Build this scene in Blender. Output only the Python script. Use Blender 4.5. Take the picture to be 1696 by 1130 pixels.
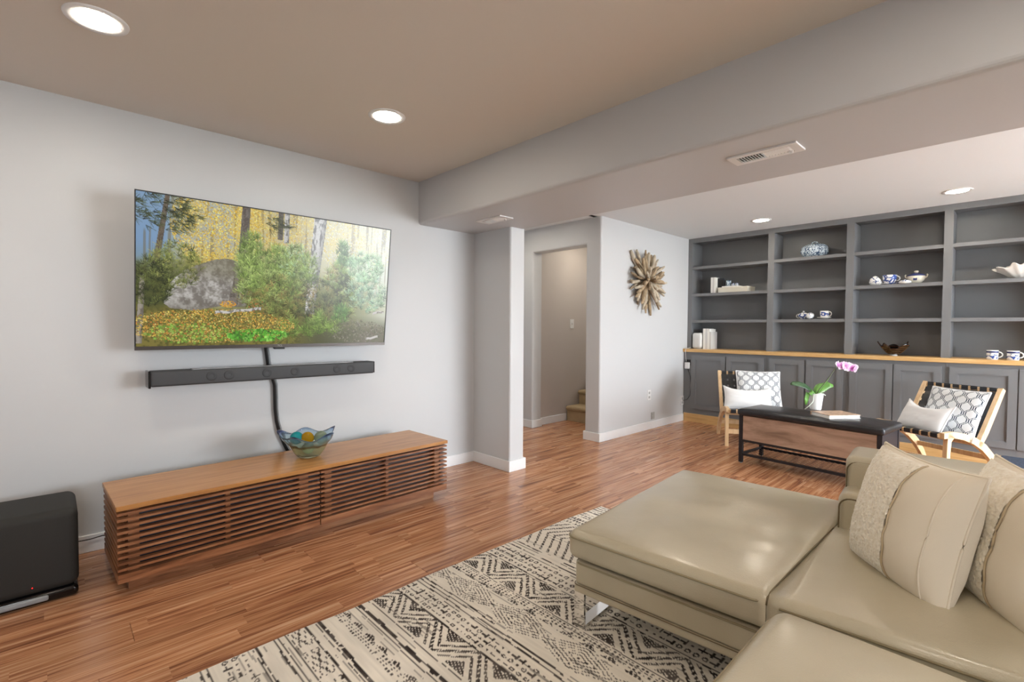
import bpy, bmesh, math, random
import numpy as np
from mathutils import Vector, Matrix, noise as mnoise

for o in list(bpy.data.objects): bpy.data.objects.remove(o)
scene = bpy.context.scene
COL = scene.collection
R = math.radians

# ------------------------------------------------------------------ camera
FPX, CAM_YAW, CAM_PITCH, CAM_ROLL, CAM_H = 806.0, 46.462, -1.5565, 0.2941, 1.2
def cam_axes():
    y, p, r = R(CAM_YAW), R(CAM_PITCH), R(CAM_ROLL)
    fw = Vector((math.cos(y)*math.cos(p), math.sin(y)*math.cos(p), math.sin(p)))
    rt = Vector((math.sin(y), -math.cos(y), 0)); up = rt.cross(fw)
    return rt*math.cos(r)+up*math.sin(r), -rt*math.sin(r)+up*math.cos(r), fw
_r, _u, _f = cam_axes()
cd = bpy.data.cameras.new('camera'); cam = bpy.data.objects.new('camera', cd); COL.objects.link(cam)
cd.sensor_width = 36; cd.lens = FPX/1696*36; cd.clip_start = .02
M = Matrix((( _r.x, _u.x, -_f.x, 0), (_r.y, _u.y, -_f.y, 0), (_r.z, _u.z, -_f.z, CAM_H), (0, 0, 0, 1)))
cam.matrix_world = M
scene.camera = cam

# ------------------------------------------------------------------ world, daylight, exposure
SKY = 13.0            # brightness of the overcast sky seen through the glazing
LAMP = 70.0          # emission of the recessed lamps
scene.view_settings.view_transform = 'Standard'
scene.view_settings.look = 'None'
scene.view_settings.exposure = 0.74
scene.view_settings.gamma = 1.0
scene.view_settings.use_curve_mapping = False
w = bpy.data.worlds.new('overcast_sky'); scene.world = w; w.use_nodes = True
wn = w.node_tree; bg = wn.nodes['Background']
bg.inputs['Color'].default_value = (.88, .94, 1.0, 1); bg.inputs['Strength'].default_value = SKY
def portal(name, loc, rot, sx, sy):
    d = bpy.data.lights.new(name, 'AREA'); d.shape = 'RECTANGLE'; d.size = sx; d.size_y = sy
    d.cycles.is_portal = True
    o = bpy.data.objects.new(name, d); COL.objects.link(o); o.location = loc; o.rotation_euler = rot
portal('sky_portal', (4.85, -2.62, 1.06), (R(90), 0, 0), 2.9, 2.1)       # sliding door, shines towards +Y
portal('sky_portal', (-.7, -2.62, 1.45), (R(90), 0, 0), 1.0, 1.1)        # added unseen window in the right wall, shines towards +Y

# ------------------------------------------------------------------ helpers
def lin(c):
    return tuple((v/12.92 if v <= .04045 else ((v+.055)/1.055)**2.4) for v in [x/255 for x in c])
def C(r, g, b): return lin((r, g, b)) + (1,)

class NT:
    def __init__(s, name):
        s.m = bpy.data.materials.new(name); s.m.use_nodes = True; s.t = s.m.node_tree
        s.b = s.t.nodes['Principled BSDF']; s.out = s.t.nodes['Material Output']
    def n(s, typ, **kw):
        x = s.t.nodes.new(typ)
        for k, v in kw.items(): setattr(x, k, v)
        return x
    def l(s, a, b): s.t.links.new(a, b)
    def set(s, **kw):
        names = dict(rough='Roughness', metal='Metallic', color='Base Color', spec='Specular IOR Level', trans='Transmission Weight', ior='IOR',
                     coat='Coat Weight', coatr='Coat Roughness', sheen='Sheen Weight', alpha='Alpha', emis='Emission Color', emiss='Emission Strength', sss='Subsurface Weight')
        for k, v in kw.items(): s.b.inputs[names[k]].default_value = v
        return s
    def coords(s, kind='Object', scale=(1, 1, 1)):
        tc = s.n('ShaderNodeTexCoord'); mp = s.n('ShaderNodeMapping'); mp.inputs['Scale'].default_value = scale
        s.l(tc.outputs[kind], mp.inputs['Vector']); return mp.outputs['Vector']
    def noise(s, vec, scale=5, detail=4, rough=.5, dist=0):
        x = s.n('ShaderNodeTexNoise'); x.inputs['Scale'].default_value = scale; x.inputs['Detail'].default_value = detail
        x.inputs['Roughness'].default_value = rough; x.inputs['Distortion'].default_value = dist
        if vec is not None: s.l(vec, x.inputs['Vector'])
        return x.outputs['Fac']
    def ramp(s, fac, stops):
        x = s.n('ShaderNodeValToRGB'); e = x.color_ramp.elements
        while len(e) > 1: e.remove(e[0])
        e[0].position = stops[0][0]; e[0].color = stops[0][1]
        for p, c in stops[1:]:
            k = e.new(p); k.color = c
        s.l(fac, x.inputs['Fac']); return x.outputs['Color']
    def bump(s, h, strength=.2, dist=.01):
        x = s.n('ShaderNodeBump'); x.inputs['Strength'].default_value = strength; x.inputs['Distance'].default_value = dist
        s.l(h, x.inputs['Height']); s.l(x.outputs['Normal'], s.b.inputs['Normal'])
    def col(s, sock): s.l(sock, s.b.inputs['Base Color'])
    def math(s, op, a, b=None):
        x = s.n('ShaderNodeMath', operation=op)
        for i, v in enumerate((a, b)):
            if v is None: continue
            if isinstance(v, (int, float)): x.inputs[i].default_value = v
            else: s.l(v, x.inputs[i])
        return x.outputs[0]
    def mix(s, fac, a, b, blend='MIX'):
        x = s.n('ShaderNodeMix', data_type='RGBA', blend_type=blend)
        for sock, v in ((x.inputs[0], fac), (x.inputs[6], a), (x.inputs[7], b)):
            if isinstance(v, (int, float)): sock.default_value = v
            elif isinstance(v, tuple): sock.default_value = v
            else: s.l(v, sock)
        return x.outputs[2]

MATS = {}
def plain(name, color, rough=.5, metal=0, nscale=0, namt=.08, bump=0, bscale=60, bdist=.002, spec=.5, kind='Object', **kw):
    t = NT(name).set(color=color, rough=rough, metal=metal, spec=spec, **kw)
    if nscale:
        f = t.noise(t.coords(kind), nscale, 3)
        c = t.ramp(f, [(.3, tuple(v*(1-namt) for v in color[:3])+(1,)), (.7, tuple(min(1, v*(1+namt)) for v in color[:3])+(1,))]); t.col(c)
    if bump: t.bump(t.noise(t.coords(kind), bscale, 3), bump, bdist)
    MATS[name] = t.m; return t.m

def wood(name, dark, mid, light, axis=0, scale=1.0, rough=.4, stretch=14, spec=.4):
    t = NT(name).set(rough=rough, spec=spec)
    sc = [stretch*scale]*3; sc[axis] = 1.3*scale
    v = t.coords('Object', tuple(sc))
    oi = t.n('ShaderNodeObjectInfo'); ad = t.n('ShaderNodeVectorMath', operation='ADD')
    mul = t.math('MULTIPLY', oi.outputs['Random'], 37.0); t.l(v, ad.inputs[0]); t.l(mul, ad.inputs[1])
    f = t.noise(ad.outputs[0], 2.2, 6, .62, .6)
    t.col(t.ramp(f, [(.28, dark), (.5, mid), (.72, light)])); t.bump(f, .05, .002)
    MATS[name] = t.m; return t.m

def attr_mat(name, attr='paint', rough=.8, emission=0, spec=.3, bump=0, bscale=300, bdist=.002):
    t = NT(name).set(rough=rough, spec=spec)
    a = t.n('ShaderNodeAttribute'); a.attribute_name = attr; t.col(a.outputs['Color'])
    if emission:
        t.l(a.outputs['Color'], t.b.inputs['Emission Color']); t.b.inputs['Emission Strength'].default_value = emission
        t.b.inputs['Base Color'].default_value = (.01, .01, .01, 1)
        for lk in list(t.t.links):
            if lk.to_socket == t.b.inputs['Base Color']: t.t.links.remove(lk)
    if bump: t.bump(t.noise(t.coords(), bscale, 2), bump, bdist)
    MATS[name] = t.m; return t.m

def mesh_obj(name, me, mat=None, parent=None, smooth=False, loc=None):
    o = bpy.data.objects.new(name, me); COL.objects.link(o)
    if mat is not None and not me.materials: me.materials.append(MATS[mat] if isinstance(mat, str) else mat)
    if smooth: me.polygons.foreach_set('use_smooth', [True]*len(me.polygons))
    if parent is not None: o.parent = parent
    if loc is not None: o.location = loc
    return o
def obj(name, bm, mat=None, parent=None, smooth=False, loc=None):
    me = bpy.data.meshes.new(name); bm.normal_update(); bm.to_mesh(me); bm.free()
    return mesh_obj(name, me, mat, parent, smooth, loc)
def tag(o, label=None, cat=None, group=None, kind=None):
    if label: o['label'] = label
    if cat: o['category'] = cat
    if group: o['group'] = group
    if kind: o['kind'] = kind
    return o
def thing(name, label, cat, loc=(0, 0, 0), rotz=0, group=None, rotx=0):
    o = bpy.data.objects.new(name, None); COL.objects.link(o); o.empty_display_size = .05
    o.location = loc; o.rotation_euler = (R(rotx), 0, R(rotz)); return tag(o, label, cat, group)
def struct(name, bm, mat, parent=None, smooth=False):
    return tag(obj(name, bm, mat, parent, smooth), kind='structure')

def box(bm, x0, x1, y0, y1, z0, z1, bev=0, seg=2):
    r = bmesh.ops.create_cube(bm, size=1)
    vs = r['verts']
    for v in vs: v.co = ((x0+x1)/2+v.co.x*(x1-x0), (y0+y1)/2+v.co.y*(y1-y0), (z0+z1)/2+v.co.z*(z1-z0))
    if bev:
        es = list({e for v in vs for e in v.link_edges})
        bmesh.ops.bevel(bm, geom=es, offset=bev, segments=seg, affect='EDGES', profile=.5)
    return bm
def B(*a, **k): return box(bmesh.new(), *a, **k)
def tube(bm, pts, rad, n=8, cap=True, flat=None, up=Vector((0, 0, 1))):
    """swept tube; rad scalar or list; flat=(a,b) gives an elliptic/rect section"""
    pts = [Vector(p) for p in pts]; rings = []
    for i, p in enumerate(pts):
        d = (pts[min(i+1, len(pts)-1)]-pts[max(i-1, 0)]).normalized()
        s = d.cross(up)
        if s.length < 1e-3: s = d.cross(Vector((1, 0, 0)))
        s.normalize(); t = s.cross(d).normalized()
        r = rad[i] if isinstance(rad, (list, tuple)) else rad
        a, b = flat if flat else (1, 1)
        ring = []
        for k in range(n):
            th = 2*math.pi*(k+.5)/n
            ring.append(bm.verts.new(p + s*(r*a*math.cos(th)) + t*(r*b*math.sin(th))))
        rings.append(ring)
    for i in range(len(rings)-1):
        for k in range(n): bm.faces.new((rings[i][k], rings[i][(k+1) % n], rings[i+1][(k+1) % n], rings[i+1][k]))
    if cap:
        bm.faces.new(rings[0]); bm.faces.new(list(reversed(rings[-1])))
    bmesh.ops.recalc_face_normals(bm, faces=bm.faces)
    return bm
def lathe(bm, prof, n=24, mod=None):
    """profile [(r,z)] about Z; mod(theta,i,r,z)->(r,z)"""
    rings = []
    for i, (r, z) in enumerate(prof):
        ring = []
        for k in range(n):
            th = 2*math.pi*k/n; rr, zz = (mod(th, i, r, z) if mod else (r, z))
            ring.append(bm.verts.new((rr*math.cos(th), rr*math.sin(th), zz)))
        rings.append(ring)
    for i in range(len(rings)-1):
        for k in range(n): bm.faces.new((rings[i][k], rings[i][(k+1) % n], rings[i+1][(k+1) % n], rings[i+1][k]))
    bm.faces.new(list(reversed(rings[0])))
    bm.faces.new(rings[-1])
    bmesh.ops.recalc_face_normals(bm, faces=bm.faces)
    return bm
def rbox(sx, sy, sz, r, n=(6, 6, 4), deform=None, center=(0, 0, 0), rs=4):
    """rounded box centred at center, sizes sx.., radius r; deform(co,unit)->co"""
    bm = bmesh.new(); h = (sx/2, sy/2, sz/2)
    def axis(hh, k):
        rr = min(r, hh*.999); e = [rr*math.tan(R(45)*i/rs) for i in range(rs+1)]
        inner = hh-rr; mid = [-inner+2*inner*i/k for i in range(k+1)]
        return [-(inner+x) for x in reversed(e[1:])] + mid + [inner+x for x in e[1:]]
    ax = [axis(h[i], n[i]) for i in range(3)]
    def place(p):
        inn = Vector([max(-(h[i]-min(r, h[i]*.999)), min(h[i]-min(r, h[i]*.999), p[i])) for i in range(3)])
        d = Vector(p)-inn
        if d.length > 1e-9: d = d.normalized()*r
        return inn+d
    cache = {}
    def vert(p):
        key = tuple(round(c, 6) for c in p)
        if key not in cache:
            q = place(p); u = (p[0]/h[0], p[1]/h[1], p[2]/h[2])
            if deform: q = deform(q, u)
            cache[key] = bm.verts.new(q+Vector(center))
        return cache[key]
    for a in range(3):
        b, c = (a+1) % 3, (a+2) % 3
        for s in (-1, 1):
            for i in range(len(ax[b])-1):
                for j in range(len(ax[c])-1):
                    q = []
                    for (ii, jj) in ((i, j), (i+1, j), (i+1, j+1), (i, j+1)):
                        p = [0, 0, 0]; p[a] = s*h[a]; p[b] = ax[b][ii]; p[c] = ax[c][jj]; q.append(vert(p))
                    if s < 0: q.reverse()
                    if len(set(q)) > 2:
                        try: bm.faces.new(q)
                        except ValueError: pass
    return bm
def grid_mesh(name, nx, ny, posfn, paint=None):
    """grid of nx*ny quads, posfn(u,v arrays)->xyz arrays; paint (ny+1,nx+1,3) linear"""
    u, v = np.meshgrid(np.linspace(0, 1, nx+1), np.linspace(0, 1, ny+1))
    x, y, z = posfn(u, v)
    co = np.stack([x, y, z], -1).reshape(-1, 3)
    i = np.arange((nx+1)*(ny+1)).reshape(ny+1, nx+1)
    q = np.stack([i[:-1, :-1], i[:-1, 1:], i[1:, 1:], i[1:, :-1]], -1).reshape(-1, 4)
    me = bpy.data.meshes.new(name)
    me.vertices.add(len(co)); me.vertices.foreach_set('co', co.astype(np.float32).ravel())
    me.loops.add(q.size); me.loops.foreach_set('vertex_index', q.astype(np.int32).ravel())
    me.polygons.add(len(q)); me.polygons.foreach_set('loop_start', (np.arange(len(q))*4).astype(np.int32))
    me.update(calc_edges=True); me.validate()
    if paint is not None:
        a = me.color_attributes.new('paint', 'FLOAT_COLOR', 'POINT')
        rgba = np.ones((len(co), 4), np.float32); rgba[:, :3] = paint.reshape(-1, 3); a.data.foreach_set('color', rgba.ravel())
    return me
def srgb_lin(a):
    a = np.clip(a, 0, 1); return np.where(a <= .04045, a/12.92, ((a+.055)/1.055)**2.4)
_rng = np.random.default_rng(7)
def vnoise(x, y, seed=0):
    """value noise on arrays"""
    xi, yi = np.floor(x).astype(np.int64), np.floor(y).astype(np.int64); fx, fy = x-xi, y-yi
    def hsh(a, b):
        n = (a*374761393 + b*668265263 + seed*974711) & 0x7fffffff
        n = ((n ^ (n >> 13))*1274126177) & 0x7fffffff
        return ((n ^ (n >> 16)) & 0xffff)/65535.0
    fx = fx*fx*(3-2*fx); fy = fy*fy*(3-2*fy)
    return (hsh(xi, yi)*(1-fx)+hsh(xi+1, yi)*fx)*(1-fy)+(hsh(xi, yi+1)*(1-fx)+hsh(xi+1, yi+1)*fx)*fy
def fbm(x, y, o=4, seed=0):
    t = 0; a = .5; s = 0
    for k in range(o): t = t+a*vnoise(x*2**k, y*2**k, seed+k*17); s += a; a *= .5
    return t/s

# ------------------------------------------------------------------ materials
def paint_mat(name, col, rough=.45):
    t = NT(name).set(color=col, rough=rough, spec=.35); t.bump(t.noise(t.coords(), 120, 3), .05, .002); MATS[name] = t.m
paint_mat('wall_paint', C(205, 207, 209), .42)
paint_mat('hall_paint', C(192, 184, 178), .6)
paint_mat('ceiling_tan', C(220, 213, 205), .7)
paint_mat('ceiling_white', C(228, 232, 235), .6)
paint_mat('beam_paint', C(196, 197, 200), .45)
plain('trim_white', C(236, 238, 240), .35)
plain('cabinet_gray', C(120, 122, 125), .42, bump=.04, bscale=150)
plain('plate_white', C(228, 228, 228), .35)
plain('plate_gray', C(170, 170, 168), .4)
plain('black_plastic', C(24, 24, 26), .4)
plain('black_gloss', C(10, 10, 12), .12)
plain('black_fabric', C(34, 35, 37), .8, bump=.2, bscale=900, bdist=.001)
plain('sub_fabric', C(38, 38, 36), .72, bump=.15, bscale=700, bdist=.001)
plain('gunmetal', C(96, 92, 90), .32, .8)
plain('soundbar_cloth', C(62, 64, 67), .6, bump=.15, bscale=1200, bdist=.001)
plain('soundbar_ring', C(54, 56, 59), .6)
plain('soundbar_top', C(140, 143, 146), .25)
plain('chrome', C(225, 224, 222), .05, 1.0)
plain('black_steel', C(52, 52, 58), .42, .5)
plain('mesh_steel', C(40, 40, 44), .45, .5)
plain('porcelain', C(232, 232, 228), .15)
plain('porcelain_cream', C(225, 220, 205), .2)
plain('shell_white', C(235, 233, 228), .35)
plain('led_red', C(255, 30, 30), .5, emis=C(255, 20, 20), emiss=3)
plain('pot_white', C(236, 242, 246), .35)
plain('leaf_green', C(92, 142, 62), .35, nscale=14, namt=.3)
plain('leaf_dark', C(52, 82, 52), .35, nscale=14, namt=.3)
plain('stem_green', C(70, 78, 48), .5)
plain('root_silver', C(205, 215, 205), .6)
plain('moss', C(92, 84, 62), .9)
plain('paper', C(240, 240, 236), .7)
plain('paper_gray', C(214, 214, 212), .7)
plain('book_cover', C(186, 160, 138), .5, nscale=30, namt=.4)
plain('console_panel', C(54, 62, 76), .22)
plain('book_navy', C(38, 44, 54), .5)
plain('linen_white', C(236, 238, 240), .85, bump=.25, bscale=450, bdist=.001)
plain('linen_cream', C(228, 217, 198), .9, bump=.35, bscale=420, bdist=.0012)
plain('linen_seam', C(190, 172, 142), .9)
plain('piping_dark', C(112, 98, 72), .5)
plain('piping_leather', C(146, 134, 106), .4)
plain('carpet_stair', C(180, 160, 126), .95, bump=.5, bscale=350, bdist=.003, nscale=6, namt=.1)
plain('navy_rug', C(44, 56, 76), .95, nscale=90, namt=.6, bump=.5, bscale=260, bdist=.003)
plain('driftwood_a', C(168, 148, 120), .8, nscale=18, namt=.3, bump=.3, bscale=60, bdist=.003)
plain('driftwood_b', C(186, 174, 154), .8, nscale=18, namt=.25, bump=.3, bscale=60, bdist=.003)
plain('driftwood_c', C(136, 118, 94), .8, nscale=18, namt=.3, bump=.3, bscale=60, bdist=.003)
plain('exterior_ground', C(196, 196, 190), .9, nscale=3, namt=.15)
wood('walnut', C(98, 60, 38), C(148, 98, 66), C(186, 136, 98), 0, 1.0, .32, 16)
wood('walnut_side', C(100, 62, 40), C(150, 102, 70), C(186, 136, 98), 1, 1.0, .35, 16)
wood('walnut_top', C(160, 108, 60), C(186, 132, 76), C(202, 150, 94), 0, .9, .28, 16)
wood('ash', C(206, 172, 128), C(222, 190, 148), C(234, 206, 168), 2, 1.0, .4, 12)
wood('butcher_block', C(196, 152, 96), C(214, 174, 116), C(228, 192, 138), 1, 1.2, .35, 22)
wood('rustic_oak', C(138, 114, 98), C(182, 154, 136), C(200, 174, 156), 1, .8, .55, 7)
# leather
t = NT('leather').set(rough=.3, spec=.5, coat=.35, coatr=.18)
v = t.coords(); f = t.noise(v, 3.5, 3)
t.col(t.ramp(f, [(.3, C(178, 168, 144)), (.7, C(190, 180, 156))]))
vo = t.n('ShaderNodeTexVoronoi'); vo.inputs['Scale'].default_value = 260; t.l(v, vo.inputs['Vector']); n2 = t.noise(v, 9, 4)
t.bump(t.math('ADD', t.math('MULTIPLY', vo.outputs['Distance'], .25), t.math('MULTIPLY', n2, 2.0)), .2, .008); MATS['leather'] = t.m
t = NT('black_leather').set(rough=.3, spec=.5); v = t.coords(); f = t.noise(v, 8, 4)
t.col(t.ramp(f, [(.3, C(26, 27, 30)), (.7, C(46, 48, 54))])); t.bump(f, .4, .008); MATS['black_leather'] = t.m
plain('strap_leather', C(40, 43, 48), .38, bump=.1, bscale=90)
# sherpa
t = NT('sherpa').set(rough=.95, spec=.1, sheen=.4); v = t.coords(); vo = t.n('ShaderNodeTexVoronoi'); vo.inputs['Scale'].default_value = 120; t.l(v, vo.inputs['Vector'])
n2 = t.noise(v, 70, 3); t.col(t.ramp(n2, [(.3, C(234, 224, 204)), (.7, C(248, 242, 228))]))
t.bump(t.math('ADD', vo.outputs['Distance'], n2), .55, .004); MATS['sherpa'] = t.m
# blue-and-white porcelain
def transfer(name, base, blue, scale, lo, hi, rough=.15):
    t = NT(name).set(rough=rough, spec=.5); v = t.coords()
    vo = t.n('ShaderNodeTexVoronoi'); vo.feature = 'DISTANCE_TO_EDGE'; vo.inputs['Scale'].default_value = scale; t.l(v, vo.inputs['Vector'])
    n2 = t.noise(v, scale*.8, 3, .6, 1.0); f = t.math('ADD', t.math('MULTIPLY', vo.outputs['Distance'], .8), t.math('MULTIPLY', n2, .6))
    t.col(t.ramp(f, [(lo, blue), (hi, base)])); MATS[name] = t.m
transfer('blue_dense', C(206, 222, 232), C(62, 88, 120), 46, .34, .40)
transfer('blue_sparse', C(232, 234, 234), C(54, 80, 140), 26, .30, .35)
transfer('blue_half', C(232, 234, 236), C(60, 84, 150), 24, .37, .43)
plain('blue_band', C(54, 62, 110), .2)
# glass
def glassy(name, col, rough=.02, trans=.85):
    t = NT(name).set(color=col, rough=rough, trans=trans, ior=1.35, spec=.5); MATS[name] = t.m
glassy('glass_teal', C(40, 170, 178), .03, .45); glassy('glass_amber', C(196, 152, 24), .03, .45); glassy('glass_pale', C(170, 192, 170), .03, .55)
t = NT('bowl_glass').set(rough=.03, trans=.9, ior=1.22); tc = t.n('ShaderNodeTexCoord'); sp = t.n('ShaderNodeSeparateXYZ'); t.l(tc.outputs['Object'], sp.inputs[0])
nz = t.noise(tc.outputs['Object'], 22, 3); zz = t.math('ADD', sp.outputs['Z'], t.math('MULTIPLY', t.math('SUBTRACT', nz, .5), .035))
t.col(t.ramp(t.math('MULTIPLY', zz, 6.4), [(.0, C(226, 230, 200)), (.42, C(222, 230, 208)), (.50, C(150, 124, 84)), (.58, C(190, 216, 222)), (.8, C(206, 228, 240)), (.93, C(160, 190, 230)), (1.0, C(60, 84, 160))])); MATS['bowl_glass'] = t.m
t = NT('black_bowl_glass').set(rough=.05, spec=.6); tc = t.n('ShaderNodeTexCoord'); wv = t.n('ShaderNodeTexWave'); wv.inputs['Scale'].default_value = 16; wv.inputs['Distortion'].default_value = 2.5; wv.bands_direction = 'Z'
t.l(tc.outputs['Object'], wv.inputs['Vector']); t.col(t.ramp(wv.outputs['Fac'], [(.6, C(10, 9, 9)), (.9, C(86, 54, 38))])); MATS['black_bowl_glass'] = t.m
# window glass: clear pane with a faint mirror
t = NT('window_glass'); tr = t.n('ShaderNodeBsdfTransparent'); gl = t.n('ShaderNodeBsdfGlossy'); gl.inputs['Roughness'].default_value = .02; mx = t.n('ShaderNodeMixShader'); mx.inputs[0].default_value = .06
t.l(tr.outputs[0], mx.inputs[1]); t.l(gl.outputs[0], mx.inputs[2]); t.l(mx.outputs[0], t.out.inputs['Surface']); MATS['window_glass'] = t.m
# lamp lens
t = NT('lamp_lens').set(color=(.9, .9, .9, 1), emis=(1.0, .89, .74, 1), emiss=LAMP); MATS['lamp_lens'] = t.m
# floor plank: two printed strips per plank, long streaky grain
t = NT('plank_wood').set(rough=.24, spec=.45)
geo = t.n('ShaderNodeNewGeometry'); oi = t.n('ShaderNodeObjectInfo'); sp = t.n('ShaderNodeSeparateXYZ'); t.l(geo.outputs['Position'], sp.inputs[0])
PW, PY0 = .165, 2.14
strip = t.math('FLOOR', t.math('DIVIDE', t.math('SUBTRACT', sp.outputs['Y'], PY0), PW/2))
wn1 = t.n('ShaderNodeTexWhiteNoise', noise_dimensions='1D'); t.l(strip, wn1.inputs['W'])
seg = t.math('FLOOR', t.math('ADD', t.math('DIVIDE', sp.outputs['X'], .61), t.math('MULTIPLY', wn1.outputs['Value'], 7.0)))
cx = t.n('ShaderNodeCombineXYZ'); t.l(strip, cx.inputs[0]); t.l(seg, cx.inputs[1]); t.l(oi.outputs['Random'], cx.inputs[2])
wn2 = t.n('ShaderNodeTexWhiteNoise', noise_dimensions='3D'); t.l(cx.outputs[0], wn2.inputs['Vector'])
cy = t.n('ShaderNodeCombineXYZ'); t.l(t.math('ADD', t.math('MULTIPLY', sp.outputs['X'], .75), t.math('MULTIPLY', wn2.outputs['Value'], 41.0)), cy.inputs[0])
t.l(t.math('MULTIPLY', sp.outputs['Y'], 19.0), cy.inputs[1]); t.l(wn2.outputs['Value'], cy.inputs[2])
g1 = t.noise(cy.outputs[0], 2.1, 6, .6, .7)
cz = t.n('ShaderNodeCombineXYZ'); t.l(t.math('ADD', t.math('MULTIPLY', sp.outputs['X'], 2.4), t.math('MULTIPLY', wn2.outputs['Value'], 17.0)), cz.inputs[0])
t.l(t.math('MULTIPLY', sp.outputs['Y'], 95.0), cz.inputs[1]); g2 = t.noise(cz.outputs[0], 2.0, 3, .5, .2)
g = t.math('ADD', t.math('MULTIPLY', g1, .75), t.math('MULTIPLY', g2, .25))
c1 = t.ramp(g, [(.30, C(92, 58, 42)), (.41, C(148, 98, 70)), (.52, C(192, 138, 100)), (.68, C(222, 182, 148))])
tone = t.ramp(wn2.outputs['Value'], [(0, (.86, .85, .84, 1)), (1, (1.06, 1.06, 1.06, 1))])
t.col(t.mix(1.0, c1, tone, 'MULTIPLY')); t.bump(g, .04, .001); MATS['plank_wood'] = t.m

# ------------------------------------------------------------------ measures of the place
WY, CZ, BX0, BX1, BZ = 3.394, 2.37, 2.177, 2.915, 2.03      # tv wall, ceiling, beam faces and underside
SX0, SX1, SY = 2.755, 2.924, 2.923                            # stub wall at the end of the tv wall
DX0, DX1 = 4.1775, 4.3275                                     # wall with the doorway
KY = 3.0555                                                   # side wall running to the bookcase
DYL, DYR, DZ = 4.04, 3.25, 2.094                              # doorway
XBACK, YR = -2.6, -2.6

# ------------------------------------------------------------------ room shell
random.seed(4)
floor = struct('floor', B(-2.8, 8.4, -2.8, 5.2, -.12, -.012), 'walnut')
PL = 1.22
plank_me = None
def plank_bm():
    bm = B(0, PL-.0012, 0, PW-.0012, -.012, 0)
    es = [e for e in bm.edges if all(v.co.z > -.001 for v in e.verts)]
    bmesh.ops.bevel(bm, geom=es, offset=.0012, segments=1, affect='EDGES'); return bm
_b = plank_bm(); plank_me = bpy.data.meshes.new('plank'); _b.to_mesh(plank_me); _b.free(); plank_me.materials.append(MATS['plank_wood'])
def px(p):
    v = Vector(p)-Vector((0, 0, CAM_H)); d = v.dot(_f)
    return None if d < .15 else (848+FPX*v.dot(_r)/d, 565-FPX*v.dot(_u)/d, d)
rows = []
k0 = int((-2.75-PY0)/PW)-1
for k in range(k0, int((5.15-PY0)/PW)+1):
    y = PY0+k*PW
    off = (.464 if k == -1 else random.random()*PL) % PL
    x = -2.8-PL+off
    while x < 8.3:
        if x+PL > -2.7: rows.append((x, y))
        x += PL
def score(x, y):
    best = 0
    for a in np.linspace(0, 1, 7):
        for b in (0, .5, 1):
            q = px((x+a*PL, y+b*PW, 0))
            if q and -10 < q[0] < 1706 and -10 < q[1] < 1140: best += 1/q[2]**2
    return best
rows.sort(key=lambda r: -score(*r))
seen = [r for r in rows if score(*r) > 0][:295]; rest = [r for r in rows if r not in set(seen)]
for (x, y) in seen: mesh_obj('plank', plank_me, None, floor, loc=(x, y, 0))
bm = bmesh.new()
for (x, y) in rest:
    n0 = len(bm.verts); bm.from_mesh(plank_me); bm.verts.ensure_lookup_table()
    bmesh.ops.translate(bm, verts=bm.verts[n0:], vec=(x, y, 0))
o = obj('plank', bm, 'plank_wood', floor); o['kind'] = 'stuff'

def soft_edges(bm, test, off=.018, seg=3):
    es = [e for e in bm.edges if test(e.verts[0].co, e.verts[1].co)]
    bmesh.ops.bevel(bm, geom=es, offset=off, segments=seg, affect='EDGES', profile=.5); return bm
vert = lambda x, y: (lambda a, b: abs(a.x-x) < 1e-4 and abs(b.x-x) < 1e-4 and abs(a.y-y) < 1e-4 and abs(b.y-y) < 1e-4)

struct('wall_left', B(-2.75, SX1-.03, WY, WY+.13, 0, CZ), 'wall_paint')
bm = B(SX0, SX1, SY, WY+.13, 0, CZ-.001)
soft_edges(bm, lambda a, b: vert(SX0, SY)(a, b) or vert(SX1, SY)(a, b)); struct('wall_stub', bm, 'wall_paint')
# doorway wall and the side wall form one block with a bullnose corner
def prism(pts, z0, z1):
    bm = bmesh.new(); a = [bm.verts.new((x, y, z0)) for x, y in pts]; b = [bm.verts.new((x, y, z1)) for x, y in pts]; n = len(pts)
    bm.faces.new(a); bm.faces.new(b)
    for i in range(n): bm.faces.new((a[i], a[(i+1) % n], b[(i+1) % n], b[i]))
    bmesh.ops.recalc_face_normals(bm, faces=bm.faces); return bm
bm = prism([(DX0, KY), (6.7, KY), (6.7, KY+.13), (DX1, KY+.13), (DX1, DYR), (DX0, DYR)], 0, CZ)
soft_edges(bm, lambda a, b: vert(DX0, KY)(a, b) or vert(DX0, DYR)(a, b)); struct('wall_side', bm, 'wall_paint')
bm = B(DX0, DX1, DYL, 5.1, 0, CZ); soft_edges(bm, vert(DX0, DYL)); struct('wall_doorway', bm, 'wall_paint')
bm = B(DX0, DX1, DYR-.02, DYL+.02, DZ, CZ)
soft_edges(bm, lambda a, b: abs(a.x-DX0) < 1e-4 and abs(b.x-DX0) < 1e-4 and abs(a.z-DZ) < 1e-4 and abs(b.z-DZ) < 1e-4); struct('wall_doorway', bm, 'wall_paint')
struct('wall_front', B(6.50, 6.63, YR-.1, KY+.05, 0, CZ), 'wall_paint')
struct('wall_hall', B(DX1-.02, 8.3, 4.09, 4.22, 0, 4.0), 'hall_paint')
struct('wall_hall', B(6.6, 8.3, KY, KY+.13, 0, 4.0), 'hall_paint')
struct('wall_hall', B(8.2, 8.33, KY, 4.2, 0, 4.0), 'hall_paint')
struct('ceiling', B(DX1, 6.0, KY+.1, 4.15, CZ, CZ+.1), 'ceiling_white')
struct('ceiling', B(5.95, 8.33, KY, 4.2, 3.95, 4.05), 'ceiling_white')
struct('wall_passage', B(SX1-.03, DX0+.05, 5.0, 5.13, 0, CZ), 'wall_paint')
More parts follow.
